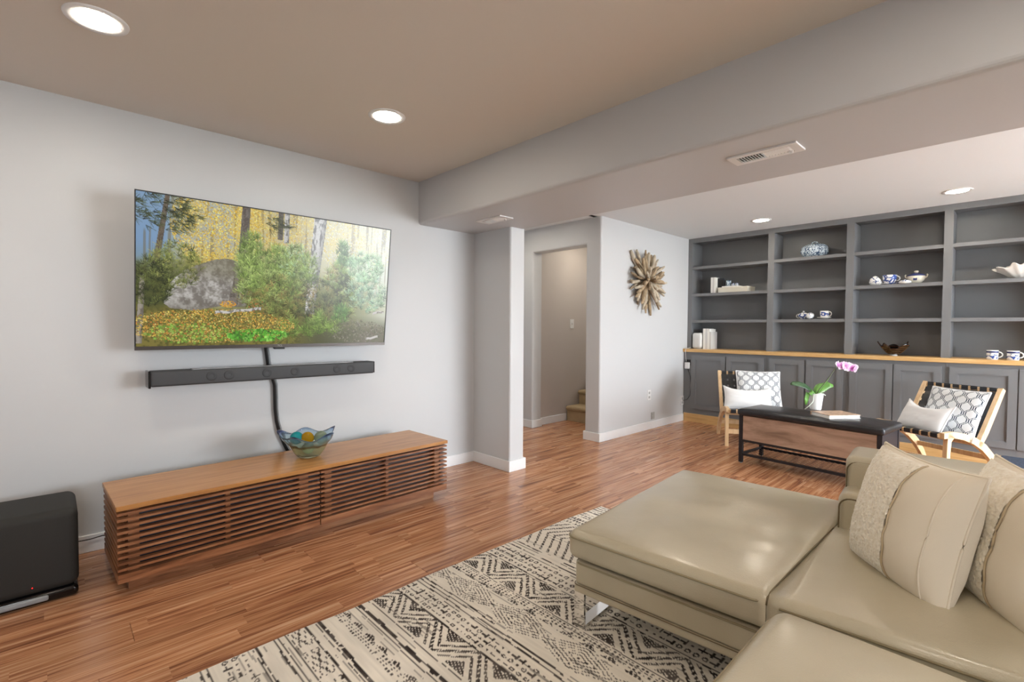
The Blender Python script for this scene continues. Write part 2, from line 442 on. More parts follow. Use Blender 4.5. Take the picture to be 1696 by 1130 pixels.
struct('wall_passage', B(SX1-.16, SX1-.03, WY+.12, 5.1, 0, CZ), 'wall_paint')
# plain wall behind the camera, wall on the right with an added window and the sliding door
struct('wall_back', B(XBACK-.13, XBACK, YR-.1, WY+.1, 0, CZ), 'wall_paint')
for a in ((XBACK-.1, -1.2, YR-.13, YR, 0, CZ), (-1.2, -.2, YR-.13, YR, 0, .9), (-1.2, -.2, YR-.13, YR, 2.0, CZ), (-.2, 3.4, YR-.13, YR, 0, CZ), (6.3, 6.6, YR-.13, YR, 0, CZ), (3.4, 6.3, YR-.13, YR, 2.11, CZ)):
    struct('wall_right', B(*a), 'wall_paint')
def glazing(name, axis, a0, a1, z0, z1, at, parts):
    """frame bars and panes in the plane axis=at"""
    bm = bmesh.new(); t_ = .045
    def bar(p0, p1, q0, q1):
        if axis == 'y': box(bm, p0, p1, at-.1, at-.04, q0, q1)
        else: box(bm, at-.1, at-.04, p0, p1, q0, q1)
    bar(a0, a1, z0, z0+t_); bar(a0, a1, z1-t_, z1)
    step = (a1-a0)/parts
    for i in range(parts+1):
        c = a0+i*step; bar(max(a0, c-t_/2), min(a1, c+t_/2), z0, z1)
    fr = struct(name, bm, 'trim_white')
    for i in range(parts):
        p0, p1 = a0+i*step+.02, a0+(i+1)*step-.02
        obj('pane', B(p0, p1, at-.075, at-.069, z0+.04, z1-.04) if axis == 'y' else B(at-.075, at-.069, p0, p1, z0+.04, z1-.04), 'window_glass', fr)
    return fr
glazing('door_1', 'y', 3.4, 6.3, .01, 2.11, YR, 2)
glazing('added_window', 'y', -1.2, -.2, .9, 2.0, YR, 2)  # unseen window added to light the television wall and sofa
struct('ground', B(-14, 18, -16, 14, -.4, -.2), 'exterior_ground')
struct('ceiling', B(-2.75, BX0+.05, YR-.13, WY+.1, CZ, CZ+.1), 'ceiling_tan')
struct('ceiling', B(BX1-.05, 6.65, YR-.13, KY+.1, CZ, CZ+.1), 'ceiling_white')
struct('ceiling', B(BX1-.05, DX0+.1, KY+.05, 5.12, CZ, CZ+.1), 'ceiling_white')
bm = B(BX0, BX1, YR-.1, WY+.05, BZ, CZ+.02)
soft_edges(bm, lambda a, b: abs(a.x-b.x) < 1e-4 and abs(a.z-BZ) < 1e-4 and abs(b.z-BZ) < 1e-4, .022, 4)
struct('ceiling_beam', bm, 'beam_paint')
# baseboards
BT, BH = .013, .092
def base(name, *a): struct(name, B(*a, bev=.003, seg=1), 'trim_white')
base('baseboard_left', -2.6, SX0, WY-BT, WY, 0, BH)
base('baseboard_stub', SX0-BT, SX0-.0002, SY-.0002, WY-BT, 0, BH)
base('baseboard_stub', SX0-BT, SX1+BT, SY-BT, SY-.0004, 0, BH)
base('baseboard_stub', SX1, SX1+BT, SY, WY+.1, 0, BH)
base('baseboard_doorway', DX0-BT, DX0, KY-BT, DYR+BT, 0, BH)
base('baseboard_doorway', DX0-BT, DX0, DYL-BT, 5.0, 0, BH)
base('baseboard_doorway', DX0, DX1+BT, DYR, DYR+BT, 0, BH)
base('baseboard_doorway', DX0, DX1+BT, DYL-BT, DYL, 0, BH)
base('baseboard_side', DX0+.0004, 5.985, KY-BT, KY, 0, BH)
base('baseboard_hall', DX1, 4.86, 4.09-BT, 4.09, 0, BH)
base('baseboard_right', XBACK, 3.4, YR, YR+BT, 0, BH)
base('baseboard_back', XBACK, XBACK+BT, YR, WY, 0, BH)

# ------------------------------------------------------------------ stairs behind the doorway
st = thing('staircase', 'tan carpeted stairs seen through the doorway', 'stairs', (4.86, 4.075, 0))
for k in range(11):
    bm = bmesh.new(); z1 = .19+k*.185; x0 = k*.245
    prof = [(x0+.01, max(0, z1-.19)), (x0+.01, z1-.055), (x0-.012, z1-.04), (x0-.018, z1-.02), (x0-.008, z1-.004), (x0+.02, z1), (x0+.27, z1), (x0+.27, max(0, z1-.19))]
    f0 = [bm.verts.new((p[0], 0, p[1])) for p in prof]; f1 = [bm.verts.new((p[0], -.86, p[1])) for p in prof]
    bm.faces.new(f0); bm.faces.new(list(reversed(f1)))
    for i in range(len(prof)): bm.faces.new((f0[i], f1[i], f1[(i+1) % len(prof)], f0[(i+1) % len(prof)]))
    bmesh.ops.recalc_face_normals(bm, faces=bm.faces); obj('step', bm, 'carpet_stair', st)

# ------------------------------------------------------------------ recessed lamps and vents
def downlight(x, y, label, seen=True):
    t = thing('recessed_light', label, 'ceiling light', (x, y, CZ), 0, 'recessed ceiling lights')
    bm = bmesh.new(); lathe(bm, [(.072, -.001), (.074, -.005), (.098, -.006), (.1, -.001), (.1, .0), (.072, .0)], 40)
    # open ring: drop the caps
    for f_ in [f_ for f_ in bm.faces if len(f_.verts) > 4]: bm.faces.remove(f_)
    obj('trim_ring', bm, 'trim_white', t, True)
    bm = bmesh.new(); lathe(bm, [(.0005, -.0035), (.05, -.0035), (.073, -.003), (.073, -.0005)], 40); obj('lens', bm, 'lamp_lens', t)
downlight(.148, 2.47, 'large glowing recessed ceiling light at the top left corner of the photo')
downlight(1.375, 2.463, 'glowing recessed ceiling light near the beam, above the television')
downlight(5.56, 1.976, 'small recessed ceiling light above the second bookcase bay')
downlight(5.55, .414, 'small recessed ceiling light above the far right bookcase bays')
downlight(.148, .0, 'recessed ceiling light directly above the photographer')
downlight(1.375, .0, 'recessed ceiling light above the leather sofa seat')
downlight(-1.1, 2.47, 'recessed ceiling light over the wall left of the speaker')
downlight(-1.1, .0, 'recessed ceiling light behind the photographer')
downlight(5.55, -1.15, 'recessed ceiling light near the sliding glass door')
downlight(3.65, 1.976, 'added recessed ceiling light, unseen behind the beam, in line with the second bookcase bay')  # lamp added out of view to brighten the bookcase fronts
downlight(3.65, .414, 'added recessed ceiling light, unseen behind the beam, in line with the right armchair')  # second added lamp, brightens bookcase, bench and chair fronts
downlight(3.55, 3.9, 'recessed ceiling light in the passage beside the stub wall')
downlight(4.95, 3.62, 'recessed ceiling light over the foot of the carpeted stairs')

def vent(x, y, L, W_, label, nl):
    t = thing('ceiling_vent', label, 'air vent', (x, y, BZ), 0, 'vents in the beam underside')
    bm = bmesh.new(); hx, hy = W_/2, L/2; ix, iy = hx-.03, hy-.035
    for a in ((-hx, hx, -hy, -iy), (-hx, hx, iy, hy), (-hx, -ix, -iy, iy), (ix, hx, -iy, iy)): box(bm, *a, -.008, 0)
    obj('frame', bm, 'plate_white', t)
    obj('duct', B(-ix, ix, -iy, iy, -.0012, -.0002), 'black_plastic', t)
    for i in range(nl):
        c = -iy+(i+.5)*2*iy/nl
        bm = B(-ix, ix, -.0007, .0007, -.007, .007); tilt = 55 if i < nl/2 else -30
        bmesh.ops.rotate(bm, verts=bm.verts, cent=(0, 0, 0), matrix=Matrix.Rotation(R(tilt), 3, 'X')); bmesh.ops.translate(bm, verts=bm.verts, vec=(0, c, -.0055))
        obj('louver', bm, 'plate_white', t)
    bm = B(ix-.012, ix-.004, -iy+.006, -iy+.02, -.02, -.006); obj('lever', bm, 'plate_white', t)
vent(2.462, .864, .305, .135, 'white slotted air vent under the beam, nearer the bookcase side', 18)
vent(2.482, 2.815, .28, .135, 'white slotted air vent under the beam close to the stub wall', 16)

# ------------------------------------------------------------------ wall plates
def plate(kind, label, x, y, z, w_, h_, mat='plate_white', face='-y'):
    t = thing(kind, label, 'outlet' if 'outlet' in kind or 'jack' in kind else 'light switch', (x, y, z))
    obj('cover_plate', B(-w_/2, w_/2, -.007, 0, -h_/2, h_/2, bev=.002, seg=1), mat, t)
    if kind == 'light_switch':
        obj('toggle', B(-.006, .006, -.016, -.006, -.012, .012), mat, t)
    else:
        for s in (-1, 1): obj('socket', B(-.016, .016, -.009, -.006, s*h_*.22-.014, s*h_*.22+.014, bev=.001, seg=1), 'plate_gray', t)
plate('light_switch', 'white light switch on the hall wall above the stairs', 4.966, 4.09, 1.256, .075, .12)
plate('wall_outlet', 'white outlet below the driftwood art', 5.15, KY, .41, .075, .12)
plate('cable_jack', 'small gray jack plate just above the baseboard', 5.24, KY, .153, .075, .085, 'plate_gray')
plate('wall_outlet', 'white outlet beside the gray cabinet with a black cord plugged in', 5.965, KY, .265, .07, .12)

# ------------------------------------------------------------------ built-in bookcase
KF, KB = 6.09, 6.37      # front and back of the upper shelves
LF = 6.0                 # front of the lower cabinets
YEND = -1.25
DIV = [(3.0, KY), (2.012, 2.08), (1.24, 1.308), (.474, .539), (-.30, -.235), (YEND, -1.19)]
bk = thing('bookcase', 'built-in charcoal gray bookcase with open shelves above the wooden counter', 'bookcase', (KF, 0, .94))
obj('back_panel', B(KB-KF, KB-KF+.02, YEND, KY, 0, CZ-.94), 'cabinet_gray', bk)
obj('header', B(0, .022, YEND, KY, 2.312-.94, CZ-.94), 'cabinet_gray', bk)
obj('top_board', B(.022, KB-KF, YEND, KY, 2.33-.94, 2.35-.94), 'cabinet_gray', bk)
for i, (a, b) in enumerate(DIV): obj('divider' if 0 < i < 5 else 'end_panel', B(-.003, KB-KF, a, b-.0005, 0, 2.3125-.94), 'cabinet_gray', bk)
for i in range(5):
    ya, yb = DIV[i+1][1], DIV[i][0]
    for z in (2.004, 1.655, 1.313): obj('shelf', B(.002, KB-KF, ya, yb, z-.034-.94, z-.94), 'cabinet_gray', bk)
ct = tag(obj('counter', B(5.968, KB+.02, YEND-.02, KY-.0005, .90, .94, bev=.003, seg=1), 'butcher_block'), 'light butcher block counter running along the gray cabinets', 'countertop')
DOORS = [[(2.512, 2.945), (2.071, 2.498)], [(1.651, 2.012), (1.292, 1.633)], [(.881, 1.234), (.52, .872)], [(.029, .465), (-.22, .020)], [(-.74, -.29), (-1.21, -.75)]]
UB = [KY, 2.042, 1.263, .4925, -.255, YEND]
LBL = ['gray cabinet behind the left armchair, beside the white wall', 'gray two-door cabinet behind the orchid leaves', 'gray two-door cabinet behind the orchid flowers', 'gray cabinet behind the right armchair', 'gray cabinet past the right armchair, outside the frame']
for i, prs in enumerate(DOORS):
    t = thing('base_cabinet', LBL[i], 'cabinet', (LF, 0, 0), 0, 'gray base cabinets')
    obj('body', B(.0, KB-LF+.02, UB[i+1]+.0005, UB[i]-.0005, .107, .8995), 'cabinet_gray', t)
    for (a, b) in prs:
        bm = bmesh.new(); z0, z1, fr = .175, .862, .056
        for q in ((a, b, z0, z0+fr), (a, b, z1-fr, z1), (a, a+fr, z0+fr, z1-fr), (b-fr, b, z0+fr, z1-fr)): box(bm, -.02, -.001, *q)
        bmesh.ops.remove_doubles(bm, verts=bm.verts, dist=1e-5)
        d = obj('door', bm, 'cabinet_gray', t)
        bm = B(-.008, -.001, a+fr, b-fr, z0+fr, z1-fr)
        obj('door_panel', bm, 'cabinet_gray', d)
        bm = bmesh.new(); e = .007
        for q in ((a+fr, b-fr, z0+fr, z0+fr+e), (a+fr, b-fr, z1-fr-e, z1-fr), (a+fr, a+fr+e, z0+fr, z1-fr), (b-fr-e, b-fr, z0+fr, z1-fr)): box(bm, -.015, -.008, *q)
        obj('bead', bm, 'cabinet_gray', d)
tag(obj('baseboard_cabinet', B(LF-.012, LF+.02, YEND, KY-.015, 0, .107), 'butcher_block'), kind='structure')

# ------------------------------------------------------------------ television
TW, TH = 1.462, .836
tv = thing('television', 'large flat television on the wall showing an autumn forest', 'television', (1.056, 3.25, 1.07), 0, rotx=7.2)
obj('back_shell', B(-TW/2+.002, TW/2-.002, .004, .03, .004, TH-.002, bev=.003, seg=1), 'black_plastic', tv)
obj('rear_housing', B(-.5, .5, .03, .07, .1, .6, bev=.02, seg=2), 'black_plastic', tv)
for nm, a in (('bezel', (-TW/2, TW/2, -.004, .006, TH-.006, TH)), ('bezel', (-TW/2, -TW/2+.005, -.004, .006, .02, TH-.006)), ('bezel', (TW/2-.005, TW/2, -.004, .006, .02, TH-.006)), ('bottom_bezel', (-TW/2, TW/2, -.006, .008, 0, .02))):
    obj(nm, B(*a), 'black_plastic' if nm == 'bezel' else 'gunmetal', tv)
bm = B(-.03, .03, -.004, .03, -.012, 0); obj('sensor', bm, 'black_plastic', tv)
for s in (-1, 1): obj('mount_arm', B(s*.22-.02, s*.22+.02, .06, .11, .12, .66), 'black_plastic', tv)
fc = bpy.data.curves.new('logo', 'FONT'); fc.body = 'TCL'; fc.size = .017; fc.align_x = 'CENTER'; fc.align_y = 'CENTER'
_fo = bpy.data.objects.new('logo_tmp', fc); COL.objects.link(_fo); bpy.context.view_layer.update()
me = bpy.data.meshes.new_from_object(_fo.evaluated_get(bpy.context.evaluated_depsgraph_get())); bpy.data.objects.remove(_fo); bpy.data.curves.remove(fc)
me.transform(Matrix.Translation((0, -.0065, .010)) @ Matrix.Rotation(R(90), 4, 'X')); lo = mesh_obj('logo', me, 'plate_gray', tv); lo['label'] = 'small pale maker lettering'

def forest(nx, ny):
    s, t_ = np.meshgrid(np.linspace(0, 1, nx+1), np.linspace(0, 1, ny+1)); asp = 1.76
    X, Yy = s*asp, t_
    im = np.zeros((ny+1, nx+1, 3)); rng = np.random.default_rng(3); H, W_ = ny+1, nx+1
    def blend(mask, col): im[:] = im*(1-mask[..., None])+np.array(col)/255*mask[..., None]
    def sm(a, lo, hi): return np.clip((a-lo)/(hi-lo), 0, 1)
    n1 = fbm(X*10, Yy*10, 4, 3); n2 = fbm(X*60, Yy*60, 3, 9); n3 = fbm(X*4, Yy*4, 3, 19)
    def line_(x0, y0, an, l, c, a=.8, wd=1, g=0):
        k = max(2, int(l*W_*1.1)); q = np.linspace(0, 1, k)
        ii = ((y0+np.sin(an)*l*asp*q)*ny).astype(int); jj = ((x0+np.cos(an)*l*q)*nx).astype(int)
        ok = (ii >= 0) & (ii < H-wd) & (jj >= 0) & (jj < W_-wd); ii, jj, q = ii[ok], jj[ok], q[ok]
        cc = c[None]*(1+g*(q[:, None]-.5))
        for d in range(wd): im[ii, jj+d] = im[ii, jj+d]*(1-a)+cc*a
    def pick(cols, lo=.8, hi=1.2): return np.clip(np.array(cols[rng.integers(len(cols))])/255*rng.uniform(lo, hi), 0, 1)
    def inside_(cx, cy, rx, ry):
        r_ = math.sqrt(rng.random()); th = rng.random()*2*math.pi; return cx+rx*r_*math.cos(th), cy+ry*r_*math.sin(th)
    def dabs(cx, cy, rx, ry, n, cols, size=2, a=.8):
        for _ in range(n):
            x0, y0 = inside_(cx, cy, rx, ry); i, j = int(y0*ny), int(x0*nx); z = rng.integers(1, size+1)
            if 0 <= i < H-z and 0 <= j < W_-z: im[i:i+z, j:j+z] = im[i:i+z, j:j+z]*(1-a)+pick(cols)*a
    def tufts(cx, cy, rx, ry, n, cols, ln=.026, fan=.75, k=9, up=-math.pi/2, a=.62):
        for _ in range(n):
            x0, y0 = inside_(cx, cy, rx, ry); c = pick(cols, .62, 1.15); lean = rng.normal()*.45
            for q in range(k): line_(x0, y0, up+lean+rng.normal()*fan, ln*rng.uniform(.5, 1.2), np.clip(c*rng.uniform(.8, 1.2), 0, 1), a, 1, .5)
    def trunk(x0, y0, x1, y1, w0, w1, col, birch=False):
        f_ = np.clip((t_-y0)/(y1-y0), 0, 1); c = x0+(x1-x0)*f_; w_ = (w0+(w1-w0)*f_)/2
        m = (np.abs(s-c) < w_)*(t_ >= y0)*(t_ <= y1)*1.0; blend(m, col); e = (s-c)/w_
        blend(m*sm(fbm(X*70, Yy*22, 3, 61), .5, .6)*(.75 if birch else .5), (88, 86, 84) if birch else (72, 62, 54)); blend(m*sm(fbm(X*160, Yy*160, 2, 66), .5, .7)*.35, (150, 146, 138)); blend(m*sm(e, .1, 1)*.5, (96, 92, 88))
    Yl = [(236, 196, 70), (246, 214, 104), (222, 176, 56), (250, 228, 140), (206, 170, 76)]; Pale = [(244, 232, 176), (248, 242, 214), (232, 222, 180), (238, 212, 120)]
    # far backdrop: blue haze at the left, gold leaves, pale right side with screen reflection haze painted in
    blend(np.ones_like(s), (196, 188, 150)); blend(sm(n1, .45, .65)*.7, (222, 196, 110)); blend(sm(n3, .55, .7)*.6*(s < .5), (158, 172, 186))
    blend(sm(.16-s, 0, .08)*sm(.55-t_, 0, .15)*.9, (122, 156, 196)); blend(sm(s, .55, .95)*.85, (232, 236, 228)); blend(sm(t_, .3, .6)*sm(.8-s, 0, .3)*.5, (120, 122, 74))
    blend(sm(fbm(X*90, Yy*2.5, 2, 12), .58, .66)*sm(s, .66, .8)*sm(.55-t_, 0, .1)*.55, (150, 140, 124)); blend(sm(fbm(X*70, Yy*3, 2, 22), .62, .68)*sm(.55-t_, 0, .1)*.45*(s < .6), (112, 96, 66))
    dabs(.26, .16, .16, .30, 5200, Yl, 3, .75); dabs(.45, .08, .12, .18, 1500, Yl, 3, .6); dabs(.60, .12, .12, .18, 1300, Yl+Pale, 3, .55); dabs(.74, .14, .12, .22, 1500, Pale+Yl[:2], 3, .55); dabs(.92, .16, .12, .2, 1400, Pale, 3, .45)
    dabs(.26, .16, .16, .28, 900, [(150, 128, 70), (176, 160, 110), (168, 178, 186)], 2, .7)
    # dim undergrowth and ground
    blend(sm(t_+.12*(n1-.5), .38, .52)*sm(.24-s, 0, .10)*.9, (74, 80, 40)); blend(sm(t_, .40, .62)*sm(s, .28, .42)*.85*sm(1.05-s, 0, .3), (98, 106, 58))
    g = sm(t_+.05*(n1-.5), .71, .76)*sm(.60-s+.25*(t_-.7), 0, .12); blend(g, (128, 118, 60)); blend(g*sm(n2, .5, .66)*.8, (84, 82, 40)); blend(sm(t_, .76, .9)*sm(s, .52, .66)*.75, (84, 84, 60)); blend(sm(t_, .82, .95)*sm(s, .82, .9)*sm(n2, .4, .6)*.8, (120, 112, 100))
    trunk(.092, 0, .058, .46, .015, .02, (104, 92, 78)); trunk(.355, 0, .338, .72, .03, .038, (116, 108, 102)); trunk(.487, 0, .487, .2, .02, .02, (98, 90, 82)); trunk(.512, 0, .512, .22, .02, .02, (204, 202, 198), True); trunk(.02, .52, .008, .98, .015, .02, (158, 150, 138))
    # boulder
    poly = [(.085, .71), (.092, .61), (.118, .53), (.15, .475), (.20, .43), (.255, .39), (.285, .38), (.325, .385), (.345, .43), (.365, .50), (.385, .62), (.36, .72), (.29, .705), (.18, .755), (.10, .74)]
    ins = np.zeros_like(s, bool); P_ = np.array(poly); sj = s+.008*(n2-.5); tj = t_+.014*(n1-.5)
    for i in range(len(P_)):
        a, b = P_[i], P_[(i+1) % len(P_)]; ins ^= ((a[1] > tj) != (b[1] > tj)) & (sj < (b[0]-a[0])*(tj-a[1])/(b[1]-a[1]+1e-9)+a[0])
    m = ins*1.0; rk = fbm(X*18+Yy*6, Yy*20-X*10, 5, 77); rk2 = fbm(X*90, Yy*90, 3, 78)
    blend(m, (158, 153, 147)); blend(m*sm(rk, .48, .62)*.75, (196, 193, 188)); blend(m*sm(1-rk, .50, .64)*.7, (112, 106, 100)); blend(m*sm(rk2, .52, .7)*.55, (124, 118, 108)); blend(m*sm(1-rk2, .55, .7)*.4, (206, 204, 198))
    blend(m*sm(.56-t_-.25*(.25-s), 0, .1)*sm(s, .12, .2)*.5, (116, 110, 84)); blend(m*sm(.145-s, 0, .05)*.5, (208, 206, 202)); blend(m*sm(s, .30, .36)*.4, (110, 104, 98)); blend(m*sm(t_, .66, .74)*.35, (96, 90, 80))
    trunk(.335, .46, .312, .72, .028, .036, (124, 116, 108)); trunk(.655, 0, .622, .76, .056, .042, (208, 206, 202), True)
    dk = [(58, 66, 36), (76, 84, 46), (48, 54, 34)]; gr = [(134, 158, 78), (156, 180, 100), (110, 136, 62), (172, 190, 116), (124, 146, 84)]; pg = [(170, 204, 156), (192, 218, 182), (150, 190, 148)]; ol = [(112, 120, 62), (134, 132, 72), (96, 100, 56), (150, 128, 78)]
    tufts(.07, .10, .09, .13, 90, [(72, 80, 52), (90, 98, 62), (58, 64, 44)], .03, .35, 7, 0.15); tufts(.13, .12, .06, .1, 30, [(84, 90, 58)], .03, .35, 7, 0.2)
    tufts(.12, .46, .08, .16, 150, [(118, 126, 62), (136, 146, 78), (92, 102, 50), (160, 160, 90)], .022); tufts(.05, .58, .06, .16, 130, dk+ol[:1], .024); tufts(.47, .09, .05, .06, 26, dk, .03, .4, 7, .2)
    for (cx, cy, rx, ry, n, c) in ((.62, .66, .15, .18, 260, dk+ol), (.47, .66, .12, .14, 200, ol+gr[:1]), (.40, .60, .07, .14, 150, gr+ol), (.375, .33, .045, .15, 170, gr), (.38, .48, .05, .12, 130, gr), (.475, .42, .06, .16, 220, gr), (.555, .40, .05, .17, 170, gr+pg[:1]), (.50, .58, .08, .12, 160, gr+ol), (.615, .42, .03, .14, 60, gr), (.765, .30, .03, .13, 90, [(96, 136, 72), (120, 156, 84), (78, 112, 62)]), (.735, .46, .05, .10, 80, gr+ol), (.79, .62, .045, .2, 150, dk+gr[:2]), (.77, .76, .03, .08, 50, [(112, 160, 78), (90, 136, 58)]), (.88, .36, .09, .13, 190, pg), (.90, .58, .10, .16, 160, pg+[(132, 166, 142), (150, 176, 160)])):
        tufts(cx, cy, rx, ry, n, c)
    for (cx, cy, rx, ry, n) in ((.53, .90, .055, .08, 60), (.63, .88, .04, .07, 40), (.67, .84, .03, .09, 45), (.735, .88, .03, .06, 30)): tufts(cx, cy, rx, ry, n, [(126, 156, 70), (104, 136, 54), (150, 176, 92)], .028)
    dabs(.26, .86, .30, .12, 5200, [(226, 184, 84), (206, 160, 66), (150, 152, 70), (238, 212, 128), (120, 126, 56), (196, 124, 60), (96, 92, 46)], 3, .8); dabs(.18, .91, .16, .07, 420, [(126, 170, 70), (100, 144, 52), (170, 196, 96)], 5, .8)
    dabs(.41, .925, .12, .045, 420, [(104, 182, 62), (82, 156, 46), (140, 206, 92), (60, 110, 40)], 7, .85); dabs(.295, .70, .03, .022, 120, [(236, 180, 62), (220, 150, 50)], 3, .85); dabs(.40, .70, .03, .05, 60, [(190, 110, 60)], 3, .6); dabs(.86, .9, .14, .1, 900, [(110, 104, 88), (150, 146, 130), (84, 86, 62)], 4, .6)
    for (x0, x1, y0) in ((.25, .42, .765), (.93, .99, .74), (.9, .965, .965)):
        m = (np.abs(t_-(y0-.22*(s-x0)+.004*np.sin(s*90))) < .010)*(s > x0)*(s < x1)*1.0; blend(m*(n2 > .42), (206, 202, 196)); blend(m*(n2 <= .42), (140, 134, 126))
    return srgb_lin(im)
attr_mat('screen_picture', 'paint', .2, .52, .34)
NX, NY = 640, 362
pic = forest(NX, NY)
me = grid_mesh('screen', NX, NY, lambda u, v: (-TW/2+.005+u*(TW-.01), 0*u-.0005, TH-.006-v*(TH-.026)), pic)
me.flip_normals()
mesh_obj('screen', me, 'screen_picture', tv)

# ------------------------------------------------------------------ soundbar, cable cover
sb = thing('soundbar', 'long dark gray soundbar mounted under the television', 'soundbar', (1.05, 3.394, .865))
obj('cabinet', rbox(1.318, .105, .086, .012, (2, 1, 1), center=(0, -.0925, .044)), 'soundbar_cloth', sb, True)
obj('end_cap', B(-.668, -.656, -.145, -.03, -.006, .089, bev=.004), 'black_gloss', sb)
obj('end_cap', B(.656, .662, -.143, -.04, .004, .086, bev=.003), 'black_plastic', sb)
obj('top_plate', B(-.46, .50, -.138, -.05, .0865, .0885), 'soundbar_top', sb)
for x in (-.37, -.28, -.07, .10, .38, .48):
    bm = bmesh.new(); lathe(bm, [(.010, 0), (.012, .0012), (.026, .0012), (.028, 0)], 24)
    bmesh.ops.rotate(bm, verts=bm.verts, cent=(0, 0, 0), matrix=Matrix.Rotation(R(90), 3, 'X')); bmesh.ops.translate(bm, verts=bm.verts, vec=(x, -.1448, .046)); obj('driver_ring', bm, 'soundbar_ring', sb, True)
for s in (-1, 1): obj('bracket', B(s*.4-.03, s*.4+.03, -.042, 0, .0, .07), 'black_plastic', sb)
cc = thing('cable_sleeve', 'black cable sleeve curving down the wall behind the soundbar', 'cable', (0, 3.394, 0))
path = [(1.012, 1.16), (1.017, 1.06), (1.03, .95), (1.052, .88), (1.068, .82), (1.070, .74), (1.071, .66), (1.078, .58), (1.096, .50), (1.125, .42), (1.165, .33), (1.19, .22)]
bm = bmesh.new(); tube(bm, [(x, -.016, z) for x, z in path], .015, 10); obj('sleeve', bm, 'black_plastic', cc, True)
bm = bmesh.new(); tube(bm, [(x+.006, -.029, z) for x, z in path], .0035, 6); obj('seam', bm, 'soundbar_top', cc, True)

# ------------------------------------------------------------------ media console
L_, D_ = 1.815, .48
mc = thing('media_console', 'low walnut media console with horizontal slatted doors', 'tv stand', (.197, 2.70, 0), 2.0)
obj('top', B(0, L_, 0, D_, .388, .41, bev=.002, seg=1), 'walnut_top', mc)
obj('cabinet_body', B(.055, L_-.055, .07, D_-.01, .075, .386), 'console_panel', mc)
obj('plinth', B(.05, L_-.06, .085, D_-.03, 0, .075), 'walnut', mc)
mid = .908
for i in range(10):
    z = .371-i*.0275
    for (a, b) in ((.004, mid-.003), (mid+.003, L_-.004)): obj('slat', B(a, b, .006, .034, z-.0055, z+.0055), 'walnut', mc)
    for x in (.004, L_-.034): obj('side_slat', B(x, x+.03, .036, D_-.004, z-.0055, z+.0055), 'walnut_side', mc)
for (a, b) in ((.004, mid-.003), (mid+.003, L_-.004)): obj('door_rail', B(a, b, .006, .036, .066, .104), 'walnut', mc)
for x in (.004, L_-.034): obj('side_rail', B(x, x+.03, .036, D_-.004, .066, .104), 'walnut_side', mc)
for (a, b) in ((.045, .085), (.435, .455), (.80, .85), (.945, .985), (1.345, 1.363), (1.725, 1.762)): obj('stile', B(a, b, .034, .055, .075, .386), 'walnut', mc)
for s in (0, 1):
    for y in (.10, .40): obj('side_stile', B(.034 if s == 0 else L_-.054, .054 if s == 0 else L_-.034, y-.02, y+.02, .075, .386), 'walnut_side', mc)

# glass bowl with balls
gb = tag(thing('glass_bowl', 'wavy tinted art glass bowl on the walnut console', 'bowl', (1.135, 2.985, .41)))
def wav(th, i, r, z):
    k = max(0, (i-3)/6) if i <= 9 else max(0, (18-i-3)/6)
    return r*(1+.09*k*math.sin(5*th+.6)+.05*k*math.sin(3*th)), z+.017*k*math.sin(5*th+1.2)+.010*k*math.sin(2*th+2.4)
pr = [(.052, .0), (.068, .01), (.084, .03), (.098, .055), (.106, .07), (.116, .085), (.130, .098), (.142, .112), (.150, .128), (.156, .142)]
pi = [(r-.004, z+.001) for r, z in reversed(pr[1:])]+[(.04, .012)]
bm = bmesh.new(); lathe(bm, pr+pi, 60, wav); obj('bowl_body', bm, 'bowl_glass', gb, True)
def ball(name, x, y, z, r, mat, lab):
    bm = bmesh.new(); bmesh.ops.create_uvsphere(bm, u_segments=28, v_segments=18, radius=r); o = obj(name, bm, mat, None, True, (x, y, z)); tag(o, lab, 'glass ball', 'glass balls in the bowl')
ball('glass_ball', 1.075, 3.02, .527, .038, 'glass_teal', 'teal glass ball in the wavy bowl')
ball('glass_ball', 1.128, 2.99, .523, .038, 'glass_amber', 'amber yellow glass ball in the wavy bowl')
ball('glass_ball', 1.200, 2.965, .520, .040, 'glass_pale', 'pale clear green glass ball in the wavy bowl')
ball('glass_ball', 1.135, 3.0, .458, .034, 'glass_pale', 'glass ball low inside the wavy bowl beneath the others')

# ------------------------------------------------------------------ subwoofer
sw = thing('subwoofer', 'black subwoofer on the floor left of the walnut console', 'speaker', (-.1, 3.045, 0))
def subdef(q, u): return q
obj('cabinet', rbox(.36, .345, .345, .035, (2, 2, 2), center=(0, 0, .2225)), 'sub_fabric', sw, True)
bs = obj('base', rbox(.355, .34, .05, .02, (2, 2, 1), center=(0, 0, .027)), 'black_gloss', sw, True)
bm = rbox(.22, .016, .024, .0075, (2, 1, 1), center=(-.03, -.168, .026)); obj('port_slot', bm, 'soundbar_top', sw, True)
bm = bmesh.new(); bmesh.ops.create_uvsphere(bm, u_segments=8, v_segments=6, radius=.002); obj('indicator', bm, 'led_red', sw, True, (.03, -.173, .085))
for sx in (-1, 1):
    for sy in (-1, 1): bm = bmesh.new(); lathe(bm, [(.015, 0), (.015, .006)], 12); o_ = obj('foot', bm, 'black_plastic', sw, False, (sx*.14, sy*.13, 0))
bm = bmesh.new(); tube(bm, [(.06, 3.30, .10), (.09, 3.36, .078), (.14, 3.372, .072), (.19, 3.37, .078), (.26, 3.32, .07), (.3, 3.25, .02)], .0028, 6)
tag(obj('electric_cable', bm, 'black_plastic', None, True), 'thin black cord running along the baseboard from the subwoofer', 'cord')

